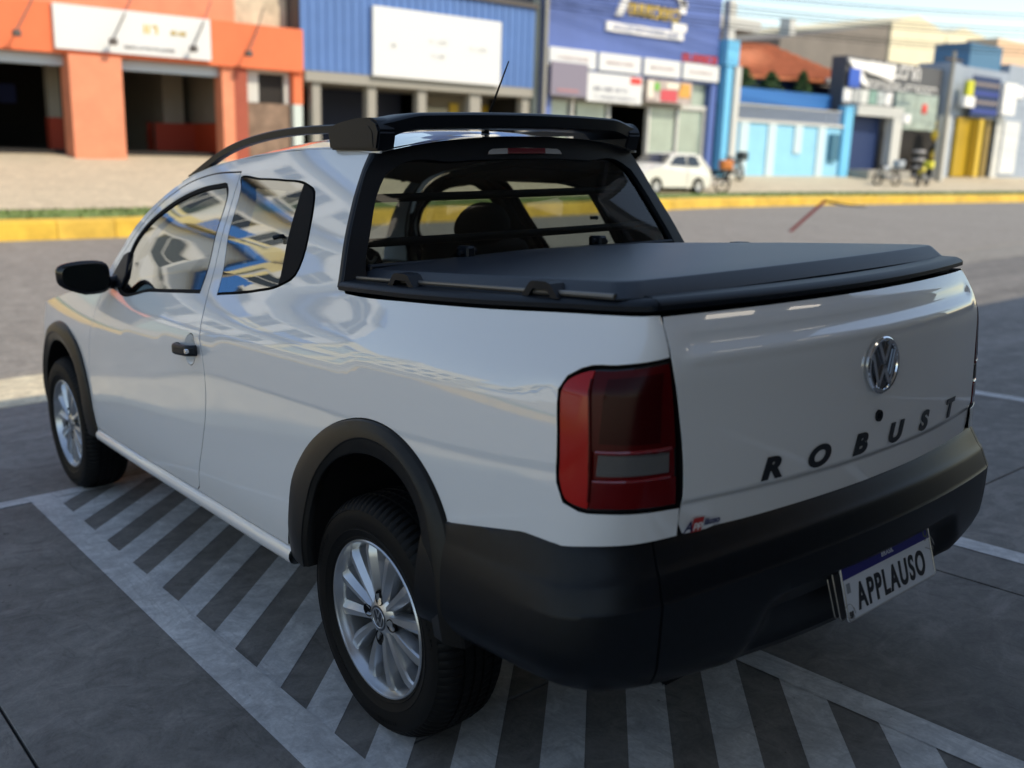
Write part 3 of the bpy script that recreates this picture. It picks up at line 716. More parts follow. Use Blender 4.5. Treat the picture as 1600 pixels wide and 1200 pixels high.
# ---- cab back: black surround, glass, guard bars, high brake light
xe = lerp_tab([(1.02, .285), (1.125, .312), (1.232, .350), (1.349, .393), (1.432, .416), (1.476, .421), (1.60, .43)])
def cabr(v, z):
    zz = z; e = xe(min(z, 1.476)); y = v * W(e, min(z, 1.476)) ; return (e - .045 * (1 - v * v) , y, z)
def rooftop(v): return 1.474 + .045 * (1 - abs(v) ** 2.6)
OUT = [(-1.0, 1.122, 1), (-.965, 1.10, 1), (.965, 1.10, 1), (1.0, 1.122, 1), (1.0, 1.2), (1.0, 1.35), (1.0, 1.44), (.985, 1.474, 1)] + [(v, rooftop(v)) for v in (.9, .75, .5, .25, 0, -.25, -.5, -.75, -.9)] + [(-.985, 1.474, 1), (-1.0, 1.44), (-1.0, 1.35), (-1.0, 1.2)]
INN = [(-.90, 1.128), (-.86, 1.118), (0, 1.120), (.86, 1.118), (.90, 1.128), (.915, 1.16), (.912, 1.25), (.907, 1.38), (.895, 1.412), (.86, 1.428), (.5, 1.446), (0, 1.453), (-.5, 1.446), (-.86, 1.428), (-.895, 1.412), (-.907, 1.38), (-.912, 1.25), (-.915, 1.16)]
patch('rear_window_surround', crom(OUT, .02), [crom(INN, .02)], cabr, M_TRIM, T, .03, off=.004, rim=.022, gap=0)
patch('rear_window', crom(INN, .03), [], cabr, G_REAR, T, .06, off=-.012, rim=0, gap=0)
for sd in (1, -1):                                           # side of the surround wraps round on to the flank
    rows = [[tuple(Vector(cabr(sd * v, z)) + Vector((-.004 + dx, 0, 0)) if v < 1 else Vector((xe(z) + dx, sd * (W(xe(z) + dx, z) + .0035), z))) for v, dx in ((.97, .0), (.992, .001), (1, .004), (1, .010), (1, .017), (1, .022))] for z in [1.118 + (1.472 - 1.118) * i / 24 for i in range(25)]]
    grid('surround_edge', rows, M_TRIM, T, flip=(sd > 0), angle=60)
for z0, dx in ((1.343, .036), (1.222, .034)):              # two guard bars outside the glass
    pts = [Vector(cabr(v, z0 + .004)) + Vector((dx + .012 * abs(v) ** 8, 0, 0)) for v in [-.925 + 1.85 * i / 20 for i in range(21)]]
    MB().tube(pts, .0125, 12).build('guard_bar', M_TRIM, T, True)
def rb(v, z, off): return at(cabr, v, z, off)
lampb = patch('high_brake_light', [(-.285, 1.466), (-.275, 1.476), (-.255, 1.4815), (-.13, 1.484), (0, 1.4850), (.13, 1.484), (.255, 1.4815), (.275, 1.476), (.285, 1.466), (.2, 1.4668), (0, 1.4690), (-.2, 1.4668)], [], cabr, mat('clear_lamp_end', (.42, .42, .44), .2), T, .02, off=.009, rim=.01, gap=0)
patch('brake_lens', crom([(-.145, 1.4675, 1), (.145, 1.4675, 1), (.145, 1.4838, 1), (-.145, 1.4838, 1)], .01), [], cabr, mat('brake_strip_red', (.16, .004, .012), .2, coat=1), lampb, .02, off=.0115, rim=.003, gap=0)

# ---- roof, windscreen, bonnet, front
ROOFE = lerp_tab([(.38, 1.472), (.454, 1.474), (.66, 1.493), (.922, 1.496), (1.183, 1.484), (1.469, 1.458), (1.654, 1.424), (1.74, 1.395)])
crownf = lerp_tab([(.38, .045), (.7, .058), (1.1, .062), (1.74, .055)])
def roof(x, v):
    ze = ROOFE(x); ye = W(x, ze); return (x - (.045 * (1 - v * v) if x < .5 else 0) * max(0, (.62 - x) / .24) + (.16 * (1 - v * v)) * max(0, (x - 1.2) / .54), v * ye, ze + crownf(x) * (1 - abs(v) ** 2.6))
xs = [.392 + (1.72 - .392) * i / 50 for i in range(51)]; vv = [-1 + 2 * j / 40 for j in range(41)]
grid('roof', [[roof(x, v) for v in vv] for x in xs], M_PAINT, T, flip=True, angle=60)
grid('headlining', [[tuple(Vector(roof(x, v)) - Vector((0, 0, .035))) for v in vv[1:-1:3]] for x in xs[2::4]], M_INT, T)
for sd in (1, -1):                                           # bright drip moulding line along the roof edge
    MB().tube([Vector((x, (W(x, ROOFE(x)) - .004) * sd, ROOFE(x) + .0015)) for x in xs], .004, 6).build('roof_moulding', M_PAINT, T, True)
def screen(t, v):
    top = Vector(roof(1.72, v * .97)) - Vector((0, 0, .006)); bot = Vector((2.46 - .20 * v * v, v * .70, .975)); p = top.lerp(bot, t); return tuple(p + Vector((.05, 0, .035)) * (4 * t * (1 - t)))
grid('windscreen', [[screen(t / 10, v) for v in vv[1:-1]] for t in range(11)], G_SCREEN, T, flip=True)
for sd in (1, -1):
    rows = []
    for i in range(12):
        t = i / 11; a = Vector(screen(t, .95 * sd)); b_x = lerp_tab([(0, 1.70), (.25, 1.90), (.5, 2.03), (.75, 2.12), (1, 2.16)])(t); zz = lerp_tab([(0, 1.41), (.25, 1.32), (.5, 1.22), (.75, 1.10), (1, .99)])(t)
        b = Vector((b_x, W(b_x, zz) * sd, zz)); rows.append([tuple(a), tuple(a.lerp(b, .5) + Vector((.006, .006 * sd, .004))), tuple(b)])
    grid('pillar', rows, M_PAINT, T, flip=(sd < 0))
def hood(x, v):
    ze = lerp_tab([(2.1, .992), (2.356, .968), (2.55, .945), (2.80, .905), (3.05, .86), (3.30, .80), (3.46, .745)])(x); ye = W(x, ze) - .002
    return (x + .10 * (1 - v * v) * max(0, (x - 3.0) / .46), v * ye, ze + .055 * (1 - abs(v) ** 2.2))
grid('bonnet', [[hood(2.16 + 1.30 * i / 26, v) for v in vv] for i in range(27)], M_PAINT, T, flip=True, angle=60)
def front(t, v):
    z = .745 + (.26 - .745) * t; ye = W(3.46, max(z, .4)) * .99; h = hood(3.46, v)
    return (3.46 + .10 * (1 - v * v) + .05 * math.sin(t * 3.1), v * ye * (1 - .04 * t), h[2] + (.26 - h[2]) * t)
grid('front_bumper', [[front(t / 10, v) for v in vv] for t in range(11)], M_PAINT, T, flip=True)
for sd in (1, -1):
    rows = [[tuple(Vector(side(x, z)) * 1 if sd > 0 else Vector((side(x, z)[0], -side(x, z)[1], z))) for z in (.27, .36, .48, .60)] for x in [3.20 + .26 * i / 10 for i in range(11)]]
    grid('bumper_corner', rows, M_FLARE, T, flip=(sd > 0))
# ---- underbody and cab interior
MB().box(-.62, 3.3, -.45, .45, .24, .42).box(.45, 2.15, -.72, .72, .30, .42).box(-.70, -.55, -.55, .55, .40, .50).build('underbody', M_BLACK, T)
MB().box(.45, 2.3, -.70, .70, .42, .50).box(.34, .44, -.60, .60, .42, 1.12).build('cab_floor', M_INT, T)
MB().bevbox(1.98, 2.30, -.66, .66, .70, .96, .05).bevbox(1.96, 2.2, .12, .58, .93, 1.02, .04).build('dashboard', M_INT, T, True)
MB().tube([(1.86 + .05 * math.sin(q), .34 + .185 * math.cos(q), .93 + .18 * math.sin(q)) for q in [2 * math.pi * i / 32 for i in range(33)]], .014, 8, False).bevbox(1.86, 1.98, .28, .40, .87, .97, .02).build('steering_wheel', M_INT, T, True)
for y in (.34, -.36):
    mb = MB().bevbox(1.22, 1.70, y - .25, y + .25, .52, .70, .05, seg=2)
    mb.bevbox(-.07, .07, -.24, .24, 0, .56, .05, Matrix.Translation((1.24, y, .62)) @ Matrix.Rotation(R(-16), 4, 'Y'), 2)
    seat = mb.build('front_seat', M_SEAT, T, True, 50)
    bm = bmesh.new(); bmesh.ops.create_uvsphere(bm, u_segments=24, v_segments=16, radius=1)
    for v in bm.verts:
        z = v.co.z; v.co = (v.co.x * .05, v.co.y * .135, (z * .10 if z > 0 else z * .07))
    MB().add(bm, Matrix.Translation((1.06, y, 1.205)) @ Matrix.Rotation(R(-10), 4, 'Y')).tube([(1.08, y - .05, 1.10), (1.065, y - .05, 1.22)], .006).tube([(1.08, y + .05, 1.10), (1.065, y + .05, 1.22)], .006).build('headrest', M_SEAT, seat, True, 60)
mb = MB().bevbox(.50, .90, -.60, .60, .52, .68, .05, seg=2).bevbox(-.06, .06, -.60, .60, 0, .48, .05, Matrix.Translation((.55, 0, .62)) @ Matrix.Rotation(R(-12), 4, 'Y'), 2)
mb.build('rear_bench', M_SEAT, T, True, 50)
MB().bevbox(1.80, 1.82, -.09, .09, 1.33, 1.39, .008).tube([(1.81, 0, 1.38), (1.78, 0, 1.46)], .006).build('rear_view_mirror', M_INT, T, True)
MB().tube([(.50, .50 + .02 * math.sin(q), 1.19 + .03 * math.cos(q)) for q in [R(a) for a in range(20, 250, 15)]], .006, 8).build('belt_buckle', M_PLATE, T, True)

# ---- roof rails joined by the rear spoiler bar
def rail_pt(x):
    z = lerp_tab([(.40, 1.560), (.66, 1.562), (.92, 1.566), (1.20, 1.552), (1.45, 1.520), (1.62, 1.482), (1.80, 1.430)])(x); return z
railz = spline([.40, .66, .92, 1.20, 1.45, 1.62, 1.80], [1.553, 1.562, 1.566, 1.553, 1.520, 1.480, 1.430])
for sd in (1, -1):
    rows = []
    for i in range(41):
        x = .43 + (1.80 - .43) * i / 40; z = railz(x); y = (.505 - .01 * (x - .4)) * sd; h = .012 if x < 1.5 else .012 + (x - 1.5) * .01; w = .014
        if x > 1.62: h = .012 + (x - 1.62) * .06
        zb = max(z - 2 * h, ROOFE(x) - .01) if x < 1.74 else z - 2 * h
        rows.append([(x, y - w, z - 2 * h), (x, y - w, z - .004), (x, y - w * .6, z), (x, y + w * .6, z), (x, y + w, z - .004), (x, y + w, z - 2 * h), (x, y + w * .6, z - 2 * h - .002), (x, y - w * .6, z - 2 * h - .002), (x, y - w, z - 2 * h)])
    rail = grid('roof_rail', rows, M_TRIM, T, flip=True, angle=50)
    # tapering front foot
    z1 = railz(1.60)
    MB().prism([(1.585, z1 - .018), (1.80, 1.428), (1.76, 1.385), (1.60, 1.435)], (.492 - .013) * sd, (.492 + .013) * sd).build('rail_foot', M_FLARE, rail)
    # rear foot block with its raised panel
    y = .498 * sd
    ft = MB(); P = [(.395, 1.478), (.655, 1.488), (.664, 1.553), (.60, 1.564), (.50, 1.572), (.42, 1.569), (.392, 1.556), (.378, 1.53)]
    ft.prism(P, y - .03, y + .03, 'y'); o = ft.build('spoiler_foot', M_TRIM, T)
    bm = bmesh.new(); bm.from_mesh(o.data); bmesh.ops.recalc_face_normals(bm, faces=bm.faces[:]); bmesh.ops.bevel(bm, geom=bm.edges[:], offset=.006, segments=2, affect='EDGES'); bm.to_mesh(o.data); bm.free(); o.data.polygons.foreach_set('use_smooth', [True] * len(o.data.polygons)); o.data.set_sharp_from_angle(angle=R(40))
    P = [(.41, 1.487), (.645, 1.493), (.648, 1.550), (.46, 1.551), (.43, 1.547), (.412, 1.530)]
    f2 = MB().prism(P, y + .029 * sd, y + .0315 * sd, 'y').build('foot_panel', M_TRIM, o)
    bm = bmesh.new(); bm.from_mesh(f2.data); bmesh.ops.recalc_face_normals(bm, faces=bm.faces[:]); bmesh.ops.bevel(bm, geom=bm.edges[:], offset=.002, segments=2, affect='EDGES'); bm.to_mesh(f2.data); bm.free()
rows = []
for i in range(65):
    v = -1 + 2 * i / 64; y = v * .527; a = abs(v)
    k = max(0, (a - .72) / .28); k = k * k * (3 - 2 * k)
    zt = 1.592 - .012 * a ** 2 - .020 * k; xr = .345 + .035 * a ** 2 + .012 * k; xf = .56 + .07 * k
    th = .048 + .002 * a + .020 * max(0, (a - .86) / .14)
    rows.append([(xf, y, zt - .020), (xf - .02, y, zt - .004), (xf - .06, y, zt), (xr + .05, y, zt - .001), (xr + .008, y, zt - .006), (xr, y, zt - .012), (xr + .004, y, zt - th + .004), (xr + .02, y, zt - th), (xf - .04, y, zt - th * .95), (xf, y, zt - .020)])
c0 = [tuple(sum(p[k] for p in rows[0]) / 10 for k in range(3))] * 10; c1 = [tuple(sum(p[k] for p in rows[-1]) / 10 for k in range(3))] * 10
rows = [c0] + rows + [c1]
grid('roof_spoiler', rows, M_TRIM, T, flip=False, angle=40)
MB().tube([(.572, 0, 1.52), (.572, 0, 1.545)], [.02, .012], 12).tube([(.572, 0, 1.54), (.548, 0, 1.60), (.50, 0, 1.67), (.446, 0, 1.749)], [.0045, .004, .003, .002], 8).build('roof_aerial', M_BLACK, T, True)

# ---- wheels
def make_wheel(parent, x, y, z, sd, rot=0., steer=0.):
    """y is the outer face of the wheel; built pointing to +y then turned"""
    Mw = Matrix.Translation((x, y * sd, z)) @ Matrix.Rotation(steer, 4, 'Z') @ (Matrix.Rotation(math.pi, 4, 'Z') if sd < 0 else Matrix.Identity(4))
    hub = MB().lathe([(.001, -.055), (.05, -.055), (.052, -.09), (.125, -.092), (.128, -.105), (.06, -.107), (.055, -.17), (.001, -.17)], 48, 'y', Mw).build('wheel', M_STEEL, parent, True)
    # tyre with cut tread
    prof = [(.200, -.010), (.2055, .000), (.212, .003), (.2135, .0045), (.215, .003), (.232, .009), (.2335, .0105), (.235, .009), (.256, .0125), (.272, .0115), (.283, .007), (.284, .0085), (.286, .007), (.295, -.001), (.3025, -.011), (.308, -.021), (.3115, -.034), (.3125, -.046), (.3060, -.0465), (.3060, -.0545), (.3130, -.055), (.3140, -.078), (.3070, -.0785), (.3070, -.0865), (.3140, -.087), (.3140, -.108), (.3070, -.1085), (.3070, -.1165), (.3140, -.117), (.3125, -.142), (.3060, -.1425), (.3060, -.1505), (.3125, -.151), (.3085, -.175), (.2950, -.194), (.272, -.206), (.232, -.206), (.200, -.19)]
    prof = [(r, h if h > -.02 else -.02 + (h + .02) * .90) for r, h in prof]
    n = 336; mb = MB(); k = len(prof)
    for i in range(n):
        for j, (r, h) in enumerate(prof):
            sk = (h + .03) * 9.0
            ph = (i + int(sk)) % 4
            rr = r
            if 12 <= j <= 17 or j >= 29 and j <= 33:
                if ph == 0: rr = r - (.0055 if j >= 14 else .0035)
            elif j in (20, 21, 24, 25) and (i + j) % 4 == 0: rr = r - .0035
            q = 2 * math.pi * (i + (.9 * math.sin((h + .02) * 28) if 12 <= j <= 17 else 0)) / n
            mb.v.append(tuple(Mw @ Vector((rr * math.cos(q), h, rr * math.sin(q)))))
    for i in range(n):
        for j in range(k - 1):
            a = i * k + j; c = ((i + 1) % n) * k + j; mb.f.append((a, a + 1, c + 1, c))
    ty = mb.build('tyre', M_RUBBER, hub, True, 32)
    # raised lettering blocks and ribs on the sidewall read as embossing
    mb = MB()
    rnd = random.Random(3)
    for a0, cnt, rad in ((20, 9, .262), (150, 11, .262), (250, 8, .262), (75, 14, .244), (300, 10, .244)):
        for c in range(cnt):
            q = R(a0 + c * 2.6); w = .0035; hgt = .010 if rad > .25 else .006
            Mq = Mw @ Matrix.Rotation(-q, 4, 'Y') @ Matrix.Translation((rad, .0122 if rad > .25 else .0104, 0))
            for kk in range(rnd.choice((1, 2))): mb.box(-hgt / 2 + kk * hgt * .5, (-hgt / 2 + kk * hgt * .5) + hgt * .35 if rnd.random() < .5 else hgt / 2, -.001, .0008, -w, w * rnd.choice((.1, .9)), Mq)
    tag(mb.build('tyre_marking', M_RUBBER, hub), kind='stuff')
    # alloy rim
    prof = [(.2055, -.006), (.2062, .0005), (.2035, .0035), (.1995, .003), (.1965, -.002), (.1935, -.012), (.190, -.016), (.187, -.030), (.183, -.060), (.178, -.10), (.186, -.15), (.200, -.19)]
    rim = MB().lathe(prof, 96, 'y', Mw).build('rim', M_ALLOY, hub, True, 40)
    MB().lathe([(.181, -.099), (.13, -.101), (.128, -.12)], 64, 'y', Mw).build('rim_back', M_BLACK, hub, True)
    mb = MB(); NS = 12
    for i in range(NS):
        a = 2 * math.pi * i / NS + rot
        Ms = Mw @ Matrix.Rotation(-a, 4, 'Y')
        rows = []
        for j in range(9):
            t = j / 8; r = .040 + (.1945 - .040) * t; w = .0105 + .0110 * t; d = -.016 + .004 * t + .004 * math.sin(t * 3.1) - (.006 if t > .97 else 0); tw = .006 * math.sin(t * 2.2)
            rows.append([Vector((r, d - .030 - .01 * t, tw - w * 1.15)), Vector((r, d - .005, tw - w)), Vector((r, d + .0005, tw - w * .82)), Vector((r, d + .003, tw + w * .10)), Vector((r, d - .0115, tw + w * .95)), Vector((r, d - .040, tw + w * 1.3))])
        b = len(mb.v); kk = 6
        for rw in rows: mb.v += [tuple(Ms @ p) for p in rw]
        for j in range(8):
            for q in range(kk - 1):
                u = b + j * kk + q; mb.f.append((u, u + kk, u + kk + 1, u + 1))
    mb.build('spokes', M_ALLOY, hub, True, 25)
    mb = MB().lathe([(.0335, -.0095), (.040, -.012), (.050, -.0165), (.058, -.022), (.062, -.04), (.062, -.07)], 64, 'y', Mw)
    mb.build('rim_centre', M_ALLOY, hub, True, 40)
    for i in range(4):                                        # four bolt holes
        a = rot + R(75) + i * math.pi / 2
        Mb = Mw @ Matrix.Rotation(-a, 4, 'Y') @ Matrix.Translation((.054, -.0115, 0))
        hb = MB().lathe([(.0001, -.006), (.0110, -.006), (.0150, .0015), (.0163, .0010), (.0170, -.006)], 20, 'y', Mb @ Matrix.Scale(1.25, 4, (1, 0, 0))).build('bolt_hole', M_BLACK, hub, True)
    Me = Mw @ Matrix.Translation((0, -.010, 0)) @ Matrix(((-1, 0, 0, 0), (0, 0, 1, 0), (0, 1, 0, 0), (0, 0, 0, 1)))
    MB().lathe([(.0001, .0015), (.030, .0015), (.0335, .0005), (.0345, -.004)], 40, 'z', Me).build('hub_cap', mat('hub_cap_dark', (.03, .035, .045), .3, coat=.5), hub, True)
    r = .0275; mbk = MB().lathe([(r * .86, .0016), (r * .9, .0028), (r * .98, .0028), (r * 1.02, .0012)], 40, 'z', Me)
    for pts in ([(-.36, .80), (0, .10), (.36, .80)], [(-.74, .42), (-.36, -.70), (0, -.06), (.36, -.70), (.74, .42)]):
        for a, c in zip(pts, pts[1:]):
            a = Vector(a); c = Vector(c); d = (c - a).normalized(); nn = Vector((-d.y, d.x)) * .08
            q = [a + nn, c + nn, c - nn, a - nn]; b = len(mbk.v); mbk.v += [tuple(Me @ Vector((p.x * r, p.y * r, .0026))) for p in q]; mbk.f.append((b, b + 3, b + 2, b + 1))
    mbk.build('hub_emblem', M_ALLOY, hub, True)
    return hub
make_wheel(T, 0, .846, .313, 1, R(18))
make_wheel(T, 2.752, .800, .311, 1, R(3), R(0))
make_wheel(T, 0, .846, .313, -1, R(30))
make_wheel(T, 2.752, .800, .311, -1, R(50))
MB().box(-.045, .045, .70, .755, .20, .26).build('brake_caliper', mat('caliper_blue', (.02, .10, .35), .4), T)

# ================================================================== THE SETTING
def nodes_mat(name, rough=.8, spec=.3):
    m = bpy.data.materials.new(name); m.use_nodes = True; n = m.node_tree.nodes; b = n['Principled BSDF']
    b.inputs['Roughness'].default_value = rough; b.inputs['Specular IOR Level'].default_value = spec
    return m, n, m.node_tree.links, b
def ramp(n, l, src, stops):
    r = n.new('ShaderNodeValToRGB'); e = r.color_ramp.elements
    while len(e) < len(stops): e.new(.5)
    for q, (p, c) in zip(e, stops): q.position = p; q.color = (*c, 1) if len(c) == 3 else c
    l.new(src, r.inputs[0]); return r.outputs[0]
def noise(n, l, vec, scale, detail=6, rough=.6, dist=0, sc=None):
    if sc:
        mp = n.new('ShaderNodeMapping'); mp.inputs['Scale'].default_value = sc; l.new(vec, mp.inputs[0]); vec = mp.outputs[0]
    t = n.new('ShaderNodeTexNoise'); t.inputs['Scale'].default_value = scale; t.inputs['Detail'].default_value = detail
    t.inputs['Roughness'].default_value = rough; t.inputs['Distortion'].default_value = dist; l.new(vec, t.inputs['Vector']); return t.outputs[0]
def mixc(n, l, a, b, f, mode='MIX'):
    m = n.new('ShaderNodeMix'); m.data_type = 'RGBA'; m.blend_type = mode
    if isinstance(f, (int, float)): m.inputs['Factor'].default_value = f
    else: l.new(f, m.inputs['Factor'])
    for s_, v in ((m.inputs[6], a), (m.inputs[7], b)):
        if isinstance(v, tuple): s_.default_value = (*v, 1)
        else: l.new(v, s_)
    return m.outputs[2]
def ground_mat(name, base, var, stain, rough=.55, bumpd=.002, streak=(1, .25, 1), paint=False):
    m, n, l, b = nodes_mat(name, rough, .4); tc = n.new('ShaderNodeTexCoord'); v = tc.outputs['Object']
    big = noise(n, l, v, 1.6, 8, .68, .6, streak); mid = noise(n, l, v, 9, 8, .72, 1.2); fine = noise(n, l, v, 90, 4, .7)
    c = ramp(n, l, big, [(.30, tuple(x * (1 - var) for x in base)), (.50, base), (.72, tuple(x * (1 + var) for x in base))])
    c = mixc(n, l, c, ramp(n, l, mid, [(.32, (.66, .66, .67)), (.52, (1, 1, 1)), (.74, (1.38, 1.36, 1.33))]), 1, 'MULTIPLY')
    c = mixc(n, l, c, ramp(n, l, fine, [(.3, (.88, .88, .88)), (.7, (1.1, 1.1, 1.1))]), 1, 'MULTIPLY')
    sp = noise(n, l, v, 22, 3, .5); c = mixc(n, l, c, stain, ramp(n, l, sp, [(.72, (0, 0, 0)), (.76, (.75, .75, .75))]))
    cl = noise(n, l, v, 3.2, 9, .74, 1.8, (1, .55, 1)); c = mixc(n, l, c, tuple(min(1, x * 1.75) for x in base), ramp(n, l, cl, [(.52, (0, 0, 0)), (.66, (.42, .42, .42)), (.8, (.6, .6, .6))]))
    sc_ = noise(n, l, v, 1.3, 10, .8, 3.5, (.5, 2.2, 1)); c = mixc(n, l, c, stain, ramp(n, l, sc_, [(.58, (0, 0, 0)), (.63, (.35, .35, .35)), (.66, (0, 0, 0))]))
    vr = n.new('ShaderNodeTexVoronoi'); vr.feature = 'DISTANCE_TO_EDGE'; vr.inputs['Scale'].default_value = .55
    wp = n.new('ShaderNodeTexNoise'); wp.inputs['Scale'].default_value = 2.5; wp.inputs['Detail'].default_value = 8; l.new(v, wp.inputs['Vector'])
    av = n.new('ShaderNodeVectorMath'); av.operation = 'MULTIPLY_ADD'; l.new(wp.outputs[1], av.inputs[0]); av.inputs[1].default_value = (.5, .5, 0); l.new(v, av.inputs[2]); l.new(av.outputs[0], vr.inputs['Vector'])
    c = mixc(n, l, c, stain, ramp(n, l, vr.outputs['Distance'], [(0, (.16, .16, .16)), (.002, (.1, .1, .1)), (.003, (0, 0, 0))]))
    if paint:                                            # chips and scuffs in painted lines
        ch = noise(n, l, v, 14, 6, .75); c = mixc(n, l, c, stain, ramp(n, l, ch, [(.66, (0, 0, 0)), (.69, (.8, .8, .8))]))
        sw = noise(n, l, v, 5, 5, .6, 2.5, (1, 5, 1)); c = mixc(n, l, c, tuple(x * .8 for x in base), ramp(n, l, sw, [(.52, (0, 0, 0)), (.62, (.55, .55, .55))]))
    l.new(c, b.inputs['Base Color'])
    rr = n.new('ShaderNodeMapRange'); rr.inputs[3].default_value = rough - .12; rr.inputs[4].default_value = rough + .18; l.new(mid, rr.inputs[0]); l.new(rr.outputs[0], b.inputs['Roughness'])
    bp = n.new('ShaderNodeBump'); bp.inputs['Distance'].default_value = bumpd; bp.inputs['Strength'].default_value = .6; l.new(fine, bp.inputs['Height']); l.new(bp.outputs[0], b.inputs['Normal'])
    return m
G_SLAB = [ground_mat('yard_concrete_%s' % k, c, .34, (.03, .03, .03), .78) for k, c in (('a', (.185, .177, .168)), ('b', (.195, .186, .176)), ('c', (.175, .168, .160)))]
G_PAINT = ground_mat('worn_white_paint', (.54, .55, .56), .10, (.17, .17, .17), .7, .0012, paint=True)
G_WALK = ground_mat('pavement_concrete', (.60, .53, .39), .12, (.16, .15, .13), .8)
G_ASPH = ground_mat('asphalt', (.235, .222, .205), .10, (.16, .15, .14), .85, .004, (.15, 1, 1))
G_FORE = ground_mat('forecourt_concrete', (.52, .45, .33), .10, (.32, .28, .23), .85)
G_GRASS = mat('kerb_grass', (.16, .23, .07), .95, noise=(3, .35))
G_YELS = [mat('yellow_kerb_paint_%s' % k, c, .8, noise=(2.2, .22)) for k, c in (('a', (.68, .43, .06)), ('b', (.64, .41, .07)), ('c', (.70, .46, .08)))]
G_TERR = mat('terrain', (.22, .19, .15), .95, noise=(.3, .2))
G_JOINT = mat('slab_joint', (.012, .012, .014), .9)

def lotobj(o): o.matrix_world = LOT.copy(); return o
# terrain and road (level), yard (sloping with the truck)
mesh('terrain', [(-120, -400, -.75), (500, -400, -.75), (500, 300, -.75), (-120, 300, -.75)], [(0, 1, 2, 3)], G_TERR)['kind'] = 'structure'
lot = lotobj(MB().box(-16, 4.86, -24, 14, -.30, -.012).build('yard_base', G_JOINT)); lot['kind'] = 'structure'
xj = [-16, -8.38, -5.62, -2.86, -.10, 2.66, 4.86]; yj = [-24, -20.5, -17.7, -15, -12.24, -9.48, -6.72, -3.96, -1.20, 1.57, 4.33, 7.1, 9.9, 14]
rnd = random.Random(5)
for i in range(len(xj) - 1):
    for j in range(len(yj) - 1):
        g = .004; mb = MB().bevbox(xj[i] + g, xj[i + 1] - g, yj[j] + g, yj[j + 1] - g, -.10, 0, .002)
        mb.build('concrete_slab', G_SLAB[rnd.randrange(3)], lot)
# painted lines: thin sheets 1.5-4 mm above the slabs
def poly(name, pts, z=.0022, m=None, parent=None):
    o = mesh(name, [(x, y, z) for x, y in pts], [tuple(range(len(pts)))], m or G_PAINT, parent)
    bm = bmesh.new(); bm.from_mesh(o.data)
    for f in bm.faces:
        f.normal_update()
        if f.normal.z < 0: f.normal_flip()
    bm.to_mesh(o.data); bm.free(); return o
hatch = lotobj(thing('x', None, None)); bpy.data.objects.remove(hatch)
hatch = poly('floor_marking', [(2.655, .915), (2.655, -.14), (2.745, -.14), (2.745, .915)]); lotobj(hatch); tag(hatch, kind='structure')
poly('border_line', [(-3.6, .985), (2.655, .915), (2.655, 1.02), (-3.6, 1.145)], .0022, None, hatch)
poly('border_line', [(-3.6, -.14), (2.655, -.14), (2.655, -.24), (-3.6, -.24)], .0022, None, hatch)
poly('bay_line', [(2.6565, 1.0), (2.6565, .9165), (2.745, .9165), (2.745, 6.2), (2.6565, 6.2)], .0022, None, hatch)
# diagonal stripes between the borders
P0 = 2.39; per = .3085
for k in range(-4, 24):
    xa = P0 - per * k                              # front edge of a white stripe at the left border
    xa -= .004; xb = xa - .155
    # stripes rise at 45 degrees: x grows as y falls; clip to the front line
    def edge(x0): y0 = .9145 + (2.655 - x0) * .0112 + .03; return [(x0 - .03, y0), (x0 - .03 + y0 + .17, -.17)]
    a, b = edge(xa), edge(xb)
    pts = [a[0], a[1], b[1], b[0]]
    def clip(P, xm):
        out = []
        for i in range(len(P)):
            p, q = P[i - 1], P[i]
            if (p[0] <= xm) != (q[0] <= xm):
                t = (xm - p[0]) / (q[0] - p[0]); out.append((xm, p[1] + (q[1] - p[1]) * t))
            if q[0] <= xm: out.append(q)
        return out
    pts = clip(pts, 2.655)
    pts = [(min(p[0], 2.6535), p[1]) for p in pts]
    if len(pts) > 2 and xb > -3.6: poly('stripe', pts, .0010, None, hatch)
for y in (-1.47, -4.02):
    o = poly('parking_line', [(-4.5, y), (2.655, y), (2.655, y - .10), (-4.5, y - .10)]); lotobj(o); o['kind'] = 'structure'
for y in (5.6,):
    o = poly('parking_line', [(-3, 3.7), (2.655, 3.7), (2.655, 3.6), (-3, 3.6)]); lotobj(o); o['kind'] = 'structure'
# pavement and kerb between yard and road
pv = lotobj(MB().box(4.868, 5.90, -7.3, 60, -.4, .001).build('pavement', G_WALK)); pv['kind'] = 'structure'
pv = lotobj(MB().box(4.868, 5.90, -60, -7.31, -.4, .0).build('driveway_apron', ground_mat('apron_asphalt', (.25, .24, .22), .1, (.17, .16, .15), .85))); pv['kind'] = 'structure'
kb = lotobj(MB().box(5.908, 6.08, -60, 60, -.4, .0).build('kerb_strip', ground_mat('kerb_concrete', (.27, .25, .22), .1, (.15, .14, .12), .8))); kb['kind'] = 'structure'
def strip(name, xa, xb, m, nseg=1, kind='structure'):
    """xa, xb: functions y -> (x, z)"""
    ys = [60, 30, 5, -2, -5, -10, -16, -23, -33, -46, -70, -110, -180]
    rows = [[(*((xa(y)[0], y, xa(y)[1])),), (*((xb(y)[0], y, xb(y)[1])),)] for y in ys]
    o = grid(name, rows, m, None, smooth=False); o['kind'] = kind
    bm = bmesh.new(); bm.from_mesh(o.data)
    for f in bm.faces:
        f.normal_update()
        if f.normal.z < 0: f.normal_flip()
    bm.to_mesh(o.data); bm.free(); return o
ZR = -.36
KX = lerp_tab([(-180, 19.6), (-46, 19.6), (-33, 20.3), (-25, 20.2), (-16, 18.6), (-4.5, 16.6), (60, 16.4)])
strip('road', lambda y: (5.9, ZR), lambda y: (KX(y) + .5, ZR), G_ASPH)
kroot = thing('yellow_kerb', None, None); kroot['kind'] = 'structure'
